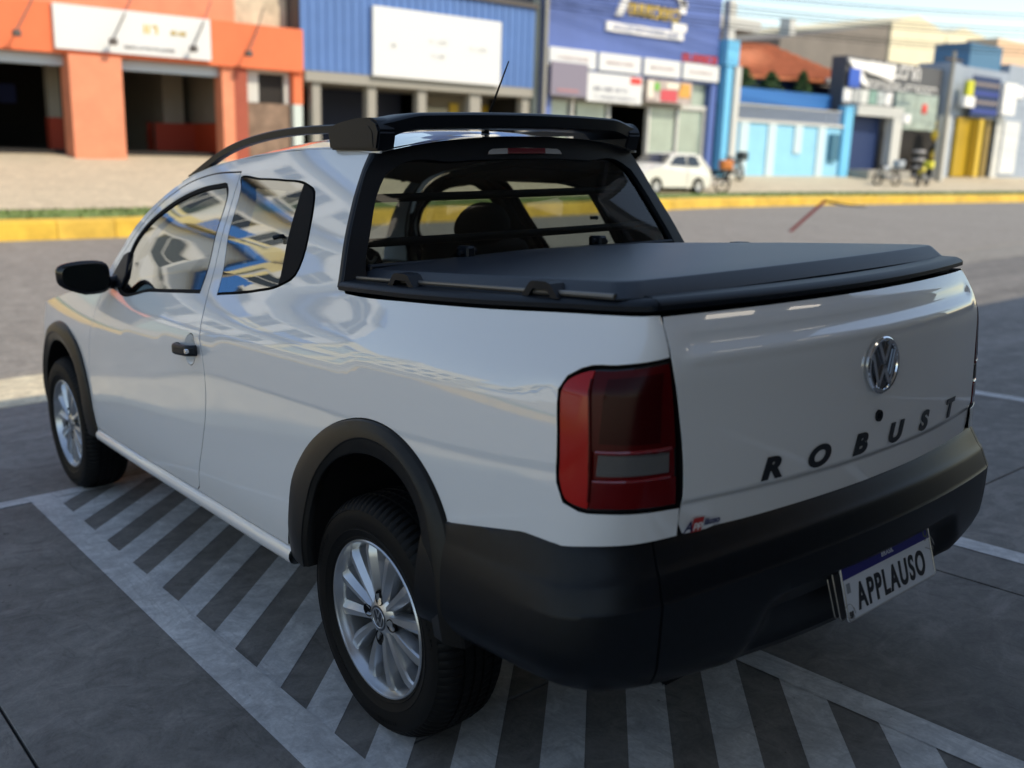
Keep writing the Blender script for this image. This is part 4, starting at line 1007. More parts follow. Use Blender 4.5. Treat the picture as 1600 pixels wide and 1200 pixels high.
def kerb_piece(ya, yb):
    rows = []
    for y in (ya, yb):
        x = KX(y); rows.append([(x, y, ZR - .02), (x + .02, y, ZR + .30), (x + .05, y, ZR + .325), (x + .55, y, ZR + .33), (x + .6, y, ZR + .31), (x + .62, y, ZR - .1)])
    n = 6; vs = rows[0] + rows[1]; fs = [(i + 1, i, n + i, n + i + 1) for i in range(n - 1)] + [tuple(range(n)), tuple(range(2 * n - 1, n - 1, -1))]
    mesh('kerb_stone', vs, fs, G_YELS[rnd.randrange(3)], kroot)
y = 4.0
while y > -52: kerb_piece(y, y - .985); y -= 1.0
kerb_piece(60, 4.015); kerb_piece(y, -110)
strip('verge', lambda y: (KX(y) + .55, ZR + .32), lambda y: (KX(y) + 1.9, ZR + .40), G_GRASS)
strip('far_pavement', lambda y: (KX(y) + 1.8, ZR + .405), lambda y: (27.4, .92 if y > -12 else (.92 - .32 * min(1, (-12 - y) / 14))), G_FORE)
gr = MB(); rnd = random.Random(11)
for i in range(5200):                                      # blades and tufts on the verge
    y = 6 - rnd.random() * 62; x = KX(y) + .6 + rnd.random() * 1.2; z = ZR + .32 + (x - KX(y) - .55) * .06; h = .03 + rnd.random() * .05; a = rnd.random() * 6.28; w = .03
    n = len(gr.v); gr.v += [(x - w * math.cos(a), y - w * math.sin(a), z), (x + w * math.cos(a), y + w * math.sin(a), z), (x + rnd.uniform(-.05, .05), y + rnd.uniform(-.05, .05), z + h)]; gr.f.append((n, n + 1, n + 2))
tag(gr.build('grass', mat('grass_blades', (.15, .22, .07), .9, noise=(1.2, .5))), kind='stuff')

# ================================================================== THE FAR SIDE OF THE STREET (level frame; y runs along the street, negative to the right)
C_ORG = mat('orange_render', (.74, .175, .075), .8, noise=(1.2, .06))
C_SAL = mat('salmon_render', (.72, .26, .15), .85, noise=(1.5, .10))
C_ORGD = mat('brick_red_paint', (.34, .035, .012), .7)
C_ORGD2 = mat('dull_red', (.34, .08, .05), .85, noise=(2, .1))
C_BEI = mat('stained_beige_render', (.55, .48, .36), .9, noise=(2.2, .28))
C_SIGN = mat('sign_white', (.66, .68, .69), .5)
C_SHUT = mat('shutter_box', (.42, .50, .54), .5, metal=.2)
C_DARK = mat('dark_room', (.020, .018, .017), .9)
C_GREYW = mat('grey_room_wall', (.26, .24, .20), .9, noise=(1, .1))
C_FRAME = mat('white_frame', (.55, .56, .54), .6)
C_BROWN = mat('brown_mottled_wall', (.22, .15, .11), .9, noise=(3, .35))
C_BLUE = mat('blue_corrugated', (.075, .175, .42), .5, noise=(.8, .08))
C_SOFF = mat('soffit_grey', (.30, .29, .26), .8)
C_PURP = mat('violet_blue_cladding', (.085, .145, .40), .5, noise=(.6, .10))
C_ROOF = mat('dark_roof', (.10, .09, .085), .8)
C_PGL = mat('pale_green_glass', (.30, .38, .34), .15, spec=.6, noise=(1.2, .15))
C_CYAN = mat('sky_blue_paint', (.13, .50, .78), .7, noise=(1.5, .05))
C_LCY = mat('light_blue_paint', (.24, .56, .76), .7, noise=(1.5, .06))
C_AWN = mat('blue_awning', (.018, .16, .46), .6)
C_NAVY = mat('navy_wall', (.008, .03, .11), .6)
C_TILE = mat('clay_tile', (.48, .15, .065), .85, noise=(2, .25))
C_CREAM = mat('cream_render', (.74, .68, .50), .85, noise=(.5, .05))
C_GRYB = mat('grey_block_wall', (.20, .18, .16), .9, noise=(.5, .12))
C_GBL = mat('grey_blue_render', (.30, .36, .44), .8, noise=(1, .08))
C_YEL = mat('mustard_paint', (.42, .27, .015), .6)
C_WIN = mat('dark_window_glass', (.02, .025, .03), .08, spec=.7)
C_BLK = mat('black_cladding', (.09, .095, .105), .6)
C_WSIG = mat('white_letters', (.85, .85, .85), .5)
C_RLET = mat('red_letters', (.70, .06, .05), .5)
C_YLET = mat('yellow_letters', (.75, .52, .06), .5)
C_LEAF = mat('bush_leaf', (.035, .085, .02), .8, noise=(5, .5))
C_BARK = mat('bark', (.09, .07, .05), .9)

def part(name, m, parent, *boxes):
    mb = MB()
    for b in boxes: mb.box(*b)
    return mb.build(name, m, parent)
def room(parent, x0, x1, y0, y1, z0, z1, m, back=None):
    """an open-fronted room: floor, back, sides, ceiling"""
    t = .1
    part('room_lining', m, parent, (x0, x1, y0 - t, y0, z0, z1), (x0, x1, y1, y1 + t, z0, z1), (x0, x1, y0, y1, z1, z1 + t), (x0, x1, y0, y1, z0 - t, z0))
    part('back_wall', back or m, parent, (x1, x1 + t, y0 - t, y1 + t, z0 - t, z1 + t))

# ---- orange garage
og = thing('garage_building', 'orange and salmon garage with open bays and a white sign board', 'building', (27, -5, 0))
def L(o, b): return (b[0] - o.location.x, b[1] - o.location.x, b[2] - o.location.y, b[3] - o.location.y, b[4], b[5])
def P(o, name, m, *bs): return part(name, m, o, *[L(o, b) for b in bs])
P(og, 'fascia', C_ORG, (26.55, 27.3, -13.2, 1.0, 3.52, 4.76))
P(og, 'upper_wall', C_SAL, (27.25, 36, -11.32, 1.0, 4.76, 8.6))
P(og, 'side_wall', C_BEI, (27.4, 36, -13.1, -11.325, 4.76, 8.0))
for a, b in ((-7.65, -6.28), (-11.36, -10.62)):
    P(og, 'pillar', C_SAL, (26.45 if a > -9 else 26.7, 27.25, a, b, .6, 3.515))
P(og, 'pillar_side', C_ORGD2, (26.68, 27.24, -11.4, -11.0, .61, 3.51))  # duller, darker red over the right half of the pillar
P(og, 'pillar', C_SAL, (26.7, 27.2, -1.6, -.6, .6, 3.515))
P(og, 'corner_post', C_ORG, (26.7, 27.1, -13.24, -12.93, 2.56, 3.515))
P(og, 'post_base', mat('pale_post', (.52, .60, .58), .6), (26.7, 27.1, -13.22, -12.92, .6, 2.555))
P(og, 'shutter_box', C_SHUT, (26.9, 27.25, -6.275, -1.605, 3.22, 3.51)); P(og, 'shutter_box', C_SHUT, (26.9, 27.25, -10.615, -7.655, 3.22, 3.51))
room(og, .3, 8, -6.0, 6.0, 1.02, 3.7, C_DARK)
P(og, 'room_divider', C_GREYW, (29.5, 34.8, -10.55, -9.9, 1.03, 3.65)); P(og, 'wainscot', C_ORGD, (29.44, 29.49, -10.9, -9.6, 1.03, 1.88)); P(og, 'lit_wall', C_GREYW, (30.5, 30.6, -12.0, -10.0, 1.03, 3.68)); P(og, 'wainscot', C_ORGD, (30.42, 30.49, -12.0, -9.7, 1.03, 1.9))
P(og, 'lit_wall', C_GREYW, (27.6, 34.9, -10.99, -10.92, 1.91, 3.68)); P(og, 'wainscot', mat('orange_red_dado', (.50, .06, .02), .7), (27.6, 34.9, -10.98, -10.86, 1.03, 1.90))
P(og, 'inner_column', C_GREYW, (28.6, 28.95, -6.62, -6.3, 1.9, 3.6)); P(og, 'inner_column_base', C_ORGD, (28.58, 28.97, -6.64, -6.28, 1.03, 1.9)); P(og, 'inner_column', C_GREYW, (32.5, 32.9, -9.4, -8.9, 1.03, 3.6))
P(og, 'workbench', mat('bench_grey', (.12, .11, .10), .8), (31, 32, -5.4, -3.6, 1.03, 1.9)); P(og, 'wall_poster', mat('poster_blue', (.02, .05, .25), .5), (34.85, 34.9, -7.0, -6.2, 2.4, 3.0))
P(og, 'wing_wall', C_BROWN, (26.9, 27.2, -12.92, -11.37, .6, 2.55))
wf = P(og, 'window_frame', C_FRAME, (26.95, 27.15, -12.92, -12.74, 2.56, 3.51), (26.95, 27.15, -11.88, -11.40, 2.56, 3.51), (26.95, 27.15, -12.735, -11.885, 3.42, 3.51)); P(og, 'window_glass', C_DARK, (27.05, 27.1, -12.735, -11.885, 2.56, 3.415))
sg = P(og, 'sign_board', C_SIGN, (26.42, 26.545, -10.2, -5.97, 3.62, 4.74))
def smear(o, name, m, x, y0, y1, z0, z1, n, seed=1, gapf=.35, parent=None):
    """a line of lettering too small to read: short uprights and bars"""
    r = random.Random(seed); mb = MB(); y = y0; w = abs(y1 - y0) / n; sgn = -1
    for k in range(n):
        yy = y0 - w * k; h = z1 - z0; ww = w * (1 - gapf); s = h * .2
        mb.box(*L(o, (x - .02, x, yy - ww, yy - ww + min(ww * .3, s), z0, z1)))
        if r.random() < .8: mb.box(*L(o, (x - .02, x, yy - ww, yy, z1 - s, z1)))
        if r.random() < .7: mb.box(*L(o, (x - .02, x, yy - ww, yy, z0, z0 + s)))
        if r.random() < .6: mb.box(*L(o, (x - .02, x, yy - min(ww * .3, s), yy, z0, z1)))
    return tag(mb.build(name, m, parent or o), kind='stuff')
smear(og, 'sign_lettering', C_YLET, 26.415, -8.3, -8.75, 4.20, 4.42, 2, 2); smear(og, 'sign_lettering', C_YLET, 26.415, -9.05, -9.5, 4.22, 4.33, 5, 4)
smear(og, 'sign_lettering', mat('faint_grey_letters', (.35, .36, .38), .6), 26.415, -7.75, -9.15, 3.76, 3.84, 16, 3)
for y in (-4.98, -7.35, -9.55, -11.2):                       # floodlight arms
    o = thing('floodlight', 'x', 'lamp'); bpy.data.objects.remove(o)
    MB().tube([(26.9 - 27, y + 5 - .9, 5.3), (26.3 - 27, y + 5 - .35, 4.5), (26.1 - 27, y + 5, 3.95)], .022, 6).bevbox(26.0 - 27, 26.2 - 27, y + 5 - .09, y + 5 + .09, 3.80, 3.96, .02).build('floodlight_arm', C_ROOF, og)

# ---- blue corrugated warehouse
bw = thing('warehouse_building', 'blue corrugated metal fronted shop with blank white board between orange garage and violet shop', 'building', (27, -18, 0))
y = -13.15
while y > -22.4:
    part('corrugated_sheet', C_BLUE, bw, L(bw, (26.60, 26.66, y - .16, y, 3.60, 6.35)), L(bw, (26.63, 26.7, y - .30, y - .165, 3.60, 6.35))); y -= .305
P(bw, 'wall', C_ROOF, (26.72, 36, -22.6, -13.15, 3.62, 6.3)); P(bw, 'roof', C_ROOF, (26.5, 37, -22.65, -13.13, 6.36, 6.50))
P(bw, 'soffit', C_SOFF, (26.62, 30, -22.6, -13.3, 3.28, 3.59))
board = P(bw, 'sign_board', C_SIGN, (26.45, 26.58, -20.9, -15.64, 3.58, 5.72))
for q in ((-16.3, -16.5, 4.5), (-17.8, -18.6, 4.75), (-17.9, -18.5, 4.3), (-19.5, -20.3, 4.65)): smear(bw, 'sign_lettering', mat('ghost_letters', (.66, .67, .67), .5), 26.447, q[0], q[1], q[2], q[2] + .12, 4, 5)
for a, b in ((-13.89, -13.6), (-15.94, -15.62), (-17.93, -17.6), (-20.29, -19.8), (-22.55, -22.2)):
    P(bw, 'post', C_SOFF, (26.75, 27.05, a, b, .6, 3.275))
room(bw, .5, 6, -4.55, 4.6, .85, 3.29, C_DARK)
P(bw, 'inner_wall', mat('inner_navy', (.012, .02, .05), .7), (29.8, 29.9, -18.9, -15.6, .86, 3.25)); P(bw, 'inner_wall', C_GREYW, (29.0, 29.1, -22.4, -19.0, .86, 3.25)); P(bw, 'notice', C_YLET, (28.9, 28.96, -20.9, -20.5, 2.4, 3.0)); P(bw, 'notice', C_YLET, (28.9, 28.96, -22.3, -21.9, 2.4, 3.0))
P(bw, 'inner_door', C_WIN, (28.9, 28.97, -20.4, -19.3, .86, 2.8))
P(bw, 'downpipe', mat('downpipe_grey', (.20, .23, .21), .6), (26.7, 26.9, -22.9, -22.66, .5, 6.9)); P(bw, 'party_wall', C_BLK, (27, 36, -23.1, -22.65, .5, 6.9))

# ---- violet-blue shop
vb = thing('shop_building', 'tall violet blue shopfront with yellow lettering and a row of white sign panels', 'building', (27, -28, 0))
P(vb, 'cladding', C_PURP, (26.7, 27.0, -33.15, -23.15, 4.36, 10.5)); P(vb, 'wall', C_PURP, (27.005, 38, -33.15, -23.15, 4.36, 10.4)); P(vb, 'end_pier', C_PURP, (26.7, 27.4, -33.2, -32.85, .4, 4.355))
P(vb, 'end_pier', C_PURP, (26.7, 27.4, -23.6, -23.15, .4, 4.355))
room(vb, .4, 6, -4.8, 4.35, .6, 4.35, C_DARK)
# slanted white roof outline, yellow word, white underline as in the sign
mb = MB(); o = vb
def slant(y0, z0, y1, z1, w):
    a = (y0 + 28, z0); b = (y1 + 28, z1); n = len(mb.v)
    for x in (-.42, -.305): mb.v += [(x, a[0] - w / 2, a[1]), (x, a[0] + w / 2, a[1]), (x, b[0] + w / 2, b[1]), (x, b[0] - w / 2, b[1])]
    for f in ((0, 1, 2, 3), (7, 6, 5, 4), (0, 4, 5, 1), (1, 5, 6, 2), (2, 6, 7, 3), (3, 7, 4, 0)): mb.f.append(tuple(n + i for i in f))
slant(-26.85, 6.55, -27.35, 7.5, .38); slant(-27.35, 7.4, -28.9, 8.6, .38); slant(-28.9, 8.6, -30.7, 7.3, .38); slant(-30.55, 7.0, -30.6, 7.5, .38)
mb.box(*L(vb, (26.58, 26.69, -30.7, -26.2, 5.96, 6.30))); mb.box(*L(vb, (26.58, 26.69, -30.85, -30.0, 6.31, 6.62)))
mb.build('sign_symbol', C_WSIG, vb)
smear(vb, 'sign_lettering', C_YLET, 26.69, -27.45, -30.5, 6.66, 7.14, 8, 9, .12)
smear(vb, 'sign_lettering', C_PURP, 26.575, -26.6, -30.4, 6.05, 6.2, 14, 9, .4)
for a, b in ((-25.7, -23.3), (-28.2, -25.87), (-30.6, -28.4), (-33.1, -30.78)):
    P(vb, 'sign_panel', C_SIGN, (26.55, 26.69, a, b, 4.47, 5.13))
    smear(vb, 'panel_lettering', mat('pinkish_letters', (.70, .52, .50), .6), 26.545, b - .4, a + .4, 4.74, 4.84, 9, int(-a))
smear(vb, 'panel_lettering', C_RLET, 26.69, -30.8, -33.1, 5.18, 5.52, 9, 8, .15)
P(vb, 'poster', mat('grey_poster', (.22, .20, .26), .6), (26.3, 26.4, -25.05, -23.2, 3.40, 4.60)); P(vb, 'poster_text', mat('poster_pink', (.40, .20, .22), .6), (26.28, 26.295, -24.6, -23.5, 3.55, 3.65))
P(vb, 'sign_panel', C_SIGN, (26.4, 26.5, -28.2, -25.15, 3.30, 4.36)); P(vb, 'panel_patch', C_RLET, (26.38, 26.395, -28.1, -27.5, 4.05, 4.3)); smear(vb, 'panel_lettering', mat('slate_letters', (.3, .32, .4), .6), 26.395, -25.5, -27.4, 3.7, 3.85, 9, 4); smear(vb, 'panel_lettering', mat('slate_letters', (.3, .32, .4), .6), 26.395, -25.5, -27.9, 3.42, 3.52, 12, 5)
pc = P(vb, 'picture_panel', mat('picture_base', (.45, .38, .36), .6, noise=(3, .4)), (26.4, 26.5, -31.25, -28.45, 3.44, 4.32))
for c, q in (((.70, .35, .08), (-31.1, -30.4, 3.7, 4.25)), ((.60, .08, .10), (-30.3, -29.3, 3.5, 3.95)), ((.15, .45, .08), (-29.2, -28.9, 3.9, 4.2)), ((.75, .7, .6), (-30.5, -29.6, 4.0, 4.25)), ((.75, .75, .75), (-28.85, -28.5, 3.6, 4.25))):
    P(vb, 'picture_patch', mat('patch_%d' % int(c[0] * 100 + c[1] * 10), c, .6), (26.37, 26.395, *q))
for a, b in ((-24.7, -23.65), (-26.75, -25.2), (-30.9, -29.4), (-32.8, -31.2)): P(vb, 'shop_window', C_PGL, (27.0, 27.05, a, b, .65, 3.25))
for a in (-24.95, -26.95, -29.33, -31.12, -32.85): P(vb, 'mullion', C_FRAME, (26.9, 27.1, a, a + .14, .6, 3.3))
P(vb, 'transom', C_FRAME, (26.88, 27.1, -32.85, -31.2, 3.26, 3.45)); P(vb, 'shop_window', C_PGL, (27.0, 27.05, -32.8, -31.3, 3.46, 4.34)); P(vb, 'lintel', C_SOFF, (26.9, 27.2, -31.2, -23.6, 3.26, 4.34))

# ---- light blue plot: gate post, wall, railing, awning, house with tiled roof
gp = thing('gate_post', 'tall white and sky blue post beside the violet shop', 'post', (26.6, -33.7, 0))
P(gp, 'shaft', C_FRAME, (26.4, 26.75, -33.8, -33.35, 6.25, 7.85)); P(gp, 'sleeve', C_CYAN, (26.35, 26.85, -34.15, -33.32, 5.2, 6.245)); P(gp, 'shaft', C_CYAN, (26.4, 26.8, -33.85, -33.45, .4, 5.195)); P(gp, 'white_pipe', C_FRAME, (26.3, 26.5, -34.35, -33.95, .4, 5.195))
fw_ = thing('boundary_wall', 'light blue painted wall with white piers and railing on top', 'wall', (27, -38, 0))
P(fw_, 'wall', C_LCY, (26.8, 27.0, -43.3, -34.36, .3, 2.92)); P(fw_, 'coping', C_FRAME, (26.7, 27.05, -43.35, -34.36, 2.925, 3.05))
for a in (-35.75, -37.85, -39.95, -41.9): P(fw_, 'pier', mat('pier_pale', (.50, .64, .70), .7), (26.72, 26.795, a, a + .62, .3 if a != -39.95 else 1.6, 2.92))
for k in range(52): P(fw_, 'railing_bar', mat('railing_pale', (.42, .50, .62), .5), (26.85, 26.89, -43.2 + k * .17, -43.2 + k * .17 + .05, 3.055, 3.66))
P(fw_, 'top_rail', C_FRAME, (26.83, 26.9, -43.3, -34.36, 3.665, 3.72)); P(fw_, 'meter_box', mat('meter_teal', (.03, .14, .22), .5), (26.6, 26.79, -43.0, -42.3, 1.3, 2.6))
hs = thing('tiled_roof_house', 'house with clay tile hip roof and blue awning behind the light blue wall', 'house', (31, -42, 0))
P(hs, 'wall', C_NAVY, (31, 38, -48.4, -36.5, .5, 5.3))
mb = MB(); e = [(29.8, -36.0, 5.25), (29.8, -49.3, 5.6), (39, -49.3, 5.6), (39, -36.0, 5.25), (34.2, -38.5, 7.05), (34.2, -46.8, 7.6)]
e = [(a - 31, b + 42, c) for a, b, c in e]; b0 = [(a, b, c - .15) for a, b, c in e[:4]]
mb.v = e + b0; mb.f = [(0, 4, 5, 1), (1, 5, 2), (2, 5, 4, 3), (3, 4, 0), (0, 1, 7, 6), (1, 2, 8, 7), (2, 3, 9, 8), (3, 0, 6, 9), (6, 7, 8, 9)]
rf = mb.build('roof', C_TILE, hs)
mb = MB()
for k in range(44):                                         # courses of tiles as ribs up the front slope
    y = -36.3 - k * .295; t = 1; top = min(1, (-36.0 - y) / 2.5, (y + 49.3) / 2.5); z0 = 5.25 + .35 * (-36 - y) / 13.3
    zt = 7.05 + .55 * max(0, min(1, (-38.5 - y) / 8.3)); mb.tube([(29.78 - 31, y + 42, z0 + .02), (29.78 + 4.4 * top - 31, y + 42, z0 + (zt - z0) * top + .02)], .07, 5)
mb.build('tile_course', C_TILE, hs)
P(hs, 'eaves_board', C_FRAME, (29.6, 29.75, -49.3, -46.0, 5.35, 5.6))
P(hs, 'awning', C_AWN, (28.2, 30.9, -44.5, -35.2, 3.95, 4.45)); P(hs, 'awning_edge', C_AWN, (28.1, 28.19, -44.5, -35.2, 3.85, 4.55))
for y, h in ((-36.6, .95), (-38.4, .85), (-40.6, .8), (-43.3, 1.0)):
    o = thing('potted_conifer', {-36.6: 'dark bush above the blue awning nearest the white post', -38.4: 'second dark bush from the white post above the blue awning', -40.6: 'small low bush in the middle above the blue awning', -43.3: 'pointed dark conifer above the right part of the blue awning'}[y], 'bush', (29.3, y, 4.46), group='bushes above the blue awning')
    rr = random.Random(int(-y * 10)); mb = MB()
    for k in range(420):
        t = rr.random(); r = .55 * (1 - t) ** .6 * math.sqrt(rr.random()) * (1 if y == -43.3 else 1.3); a = rr.random() * 6.283; p = Vector((r * math.cos(a), r * math.sin(a), .12 + t * h * 1.15)); d = Vector((rr.uniform(-1, 1), rr.uniform(-1, 1), rr.uniform(-.2, 1))).normalized() * .12; n_ = d.orthogonal() * .5
        b = len(mb.v); mb.v += [tuple(p - n_), tuple(p + n_), tuple(p + d)]; mb.f.append((b, b + 1, b + 2))
    mb.build('crown', C_LEAF, o); MB().tube([(0, 0, 0), (0, 0, h * .7)], .05, 6).build('trunk', C_BARK, o)

# ---- portal with dark gate
pg = thing('gateway', 'white framed gateway with dark navy opening right of the light blue wall', 'gateway', (27, -46, 0))
P(pg, 'blue_pier', C_CYAN, (26.7, 27.1, -44.15, -43.4, .3, 4.0)); P(pg, 'frame_post', C_FRAME, (26.5, 26.95, -48.6, -47.7, .3, 3.6)); P(pg, 'frame_beam', C_FRAME, (26.5, 27.0, -48.6, -44.2, 3.605, 4.12))
P(pg, 'gate_leaf', C_NAVY, (27.3, 27.4, -47.68, -44.16, .9, 3.6)); P(pg, 'step', C_SOFF, (25.6, 27.2, -48.4, -44.3, .2, .9))
# ---- black shop with white lettering
bs = thing('black_shop', 'black fronted shop with rows of white letters and pictures above its doors', 'shop', (27, -51, 0))
P(bs, 'wall', C_BLK, (27.45, 28.3, -54.0, -44.2, .4, 6.5)); P(bs, 'floor_void', C_DARK, (27.1, 27.44, -54.0, -48.7, .7, 3.0))
smear(bs, 'sign_lettering', C_WSIG, 27.43, -46.3, -51.6, 5.72, 6.4, 8, 3, .15); smear(bs, 'sign_lettering', C_WSIG, 27.43, -46.2, -53.6, 5.10, 5.45, 13, 6, .15)
MB().prism([(2.2, 6.3), (6.9, 6.35), (5.4, 5.2), (4.6, 5.05), (5.6, 5.9), (2.4, 5.5)], .30, .42, 'x').build('sign_shape', C_WSIG, bs)
P(bs, 'sign_shape', mat('shape_blue', (.02, .10, .50), .5), (27.25, 27.29, -45.3, -44.3, 5.0, 5.9))
for k, c in enumerate(((.75, .75, .75), (.4, .42, .42), (.6, .62, .6), (.2, .35, .3), (.45, .5, .5), (.8, .8, .8))): P(bs, 'picture', mat('shop_picture_%s' % 'abcdef'[k], c, .6, noise=(3, .4)), (27.35, 27.44, -44.8 - k * .8, -44.1 - k * .8, 4.25, 4.95))
P(bs, 'display_panel', mat('display_green', (.34, .42, .38), .5, noise=(1.5, .35)), (27.2, 27.4, -53.4, -49.0, 3.1, 5.0)); P(bs, 'display_patch', C_RLET, (27.15, 27.19, -52.2, -51.7, 4.0, 4.5))
P(bs, 'display_patch', C_WSIG, (27.0, 27.1, -50.3, -48.7, 3.4, 3.9))
for k, (y, n_, c) in enumerate(((-50.5, 7, 'grey'), (-52.3, 6, 'black'))):
    t = thing('tyre_stack', 'column of %s tyres stacked outside the black shop' % ('pale rimmed' if k == 0 else 'black'), 'tyres', (26.4, y, .55))
    for i in range(n_ if k == 0 else 8): MB().lathe([(.16, -.09), (.30, -.1), (.34, -.05), (.34, .05), (.30, .1), (.16, .09)], 20, 'z', Matrix.Translation((0, 0, .1 + i * .21))).build('tyre', M_RUBBER if (i % 2 or k) else mat('pale_tyre', (.35, .35, .36), .6), t, True)
# ---- grey-blue shop with mustard door
gs = thing('mustard_door_shop', 'grey blue shop with mustard yellow entrance and striped navy banner', 'shop', (27, -60, 0))
P(gs, 'wall', C_GBL, (27, 30, -75, -61.2, .3, 7.3)); P(gs, 'wall', C_GBL, (27, 29, -55.2, -54.05, .3, 6.9)); P(gs, 'upper_wall', C_GBL, (27.01, 29, -61.19, -55.21, 4.0, 6.8))
P(gs, 'door_frame', C_YEL, (26.8, 27.3, -57.2, -55.25, .6, 3.95)); P(gs, 'door_jamb', mat('mustard_light', (.62, .42, .05), .6), (26.3, 26.79, -57.4, -56.9, .6, 3.9)); P(gs, 'door_jamb', mat('mustard_brown', (.25, .17, .04), .6), (27.0, 27.2, -59.8, -59.2, .6, 4.0)); room(gs, .3, 5, .8, 2.8, .7, 4.0, C_DARK)
bn = P(gs, 'banner', C_NAVY, (26.5, 26.6, -59.2, -55.9, 4.05, 6.3))
for k in range(4): P(gs, 'banner_stripe', mat('banner_grey', (.20, .17, .17), .6) if k % 2 else mat('banner_blue', (.03, .06, .30), .6), (26.46, 26.49, -59.1, -56.0, 4.25 + k * .5, 4.45 + k * .5))
P(gs, 'light_box', C_WSIG, (26.3, 26.6, -61.1, -59.4, 4.3, 6.1)); P(gs, 'light_box', C_WSIG, (26.3, 26.5, -55.9, -54.7, 4.5, 5.1)); P(gs, 'yellow_sign', mat('lime_yellow', (.62, .62, .03), .5), (26.3, 26.5, -55.6, -54.9, 5.15, 5.95)); P(gs, 'window', C_SIGN, (26.9, 26.99, -63.5, -61.4, .8, 4.0)); P(gs, 'round_sign', C_WSIG, (26.9, 26.99, -63.3, -62.5, 5.4, 6.1)); P(gs, 'roof_box', mat('roof_box_blue', (.05, .17, .30), .5), (27.3, 29.5, -60.6, -56.6, 6.81, 8.2)); P(gs, 'roof_gable', mat('roof_peach', (.70, .48, .32), .8), (28, 30, -67, -61.3, 7.31, 8.9))
P(gs, 'white_column', C_FRAME, (25.6, 26.1, -52.0, -51.6, .2, 3.9)); P(gs, 'white_column', C_FRAME, (26.9, 26.99, -61.15, -60.3, .5, 4.2))
# ---- farther buildings
for name, label, args in (('apartment_house', 'white two storey house far behind the clay tile roof', ((48, 56, -64, -58.2, 0, 11.5, C_FRAME),)),):
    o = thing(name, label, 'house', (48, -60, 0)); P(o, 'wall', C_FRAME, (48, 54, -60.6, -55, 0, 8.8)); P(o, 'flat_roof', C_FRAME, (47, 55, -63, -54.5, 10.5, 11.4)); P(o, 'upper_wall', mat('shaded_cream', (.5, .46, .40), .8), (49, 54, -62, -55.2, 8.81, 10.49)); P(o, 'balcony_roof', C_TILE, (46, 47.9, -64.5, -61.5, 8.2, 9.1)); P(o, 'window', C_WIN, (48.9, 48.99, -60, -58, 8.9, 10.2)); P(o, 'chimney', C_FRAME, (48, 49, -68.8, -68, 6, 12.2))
o = thing('warehouse_wall', 'big grey block building side wall behind the tiled roof', 'building', (45, -70, 0)); MB().prism([(7.3, -1), (-8.0, -1), (-8.0, 12.5), (7.3, 10.0)], 0, 20, 'x').build('wall', C_GRYB, o)
o = thing('cream_warehouse', 'large cream stepped building rising behind the shops', 'building', (44.8, -86, 0)); MB().prism([(8.3, -1), (-8.5, -1), (-8.7, 12.8), (-4.0, 13.3), (-1.2, 12.5), (-.6, 12.6), (4.2, 13.6), (8.3, 12.6)], 0, 22, 'x').build('wall', C_CREAM, o); P(o, 'wall_seam', mat('seam_cream', (.60, .55, .40), .9), (44.72, 44.79, -87.0, -86.9, 2, 12.3)); P(o, 'wall', C_CREAM, (45, 60, -110, -94.8, 0, 11))
o = thing('hill_block', 'low roofs at the far right end of the street', 'buildings', (60, -130, 0)); P(o, 'wall', C_GRYB, (60, 80, -170, -112, 0, 14)); P(o, 'wall', C_SAL, (50, 59, -150, -112, 0, 9))
# ---- buildings left of the frame, seen only mirrored in the side glass and paint
wh = thing('flats_building', 'white and cream flats with blue bands and balconies', 'building', (27, 12, 0))
P(wh, 'ground_floor', C_GREYW, (27, 38, 1.6, 27, .4, 3.5)); P(wh, 'wall', C_SIGN, (27.3, 38, 1.6, 13.5, 3.5, 13.4)); P(wh, 'wall', mat('yellow_render', (.76, .66, .36), .8), (27.1, 38, 13.6, 20, 3.5, 10.2)); P(wh, 'wall', C_CREAM, (27.6, 38, 20.1, 30, .4, 12.2))
C_BND = mat('band_blue', (.02, .16, .50), .6)
for z in (3.5, 6.7, 9.9): P(wh, 'band', C_BND, (26.6, 27.29, 1.4, 13.6, z, z + .22))
P(wh, 'cornice', C_BND, (26.9, 27.3, 1.4, 13.6, 12.9, 13.3)); P(wh, 'yellow_band', mat('yellow_render', (.76, .66, .36), .8), (27.2, 27.295, 1.7, 13.4, 7.0, 7.7))
for f_ in range(3):
    z = 4.3 + 3.2 * f_
    for k in range(6):
        y = 2.1 + 1.9 * k
        P(wh, 'window', C_WIN, (27.22, 27.28, y, y + 1.1, z, z + 1.5))
        P(wh, 'window_trim', C_FRAME, (27.15, 27.30, y - .08, y, z - .1, z + 1.6), (27.15, 27.30, y + 1.1, y + 1.18, z - .1, z + 1.6), (27.1, 27.30, y, y + 1.1, z - .12, z - .01), (27.19, 27.30, y + .52, y + .58, z, z + 1.5))
        if (k + f_) % 2 == 0: P(wh, 'balcony', C_GREYW, (26.2, 27.14, y - .3, y + 1.5, z - .45, z - .33)); P(wh, 'balcony_rail', C_BND if f_ == 1 else C_FRAME, (26.2, 26.25, y - .3, y + 1.5, z - .32, z + .45))
for k, c in enumerate((C_BND, C_SIGN, C_ORG, C_SIGN, C_AWN)): P(wh, 'shop_sign', c, (26.8, 26.99, 1.9 + k * 2.3, 3.9 + k * 2.3, 2.7, 3.4)); P(wh, 'shopfront', C_PGL if k % 2 else C_DARK, (26.9, 26.99, 1.9 + k * 2.3, 3.9 + k * 2.3, .9, 2.6))
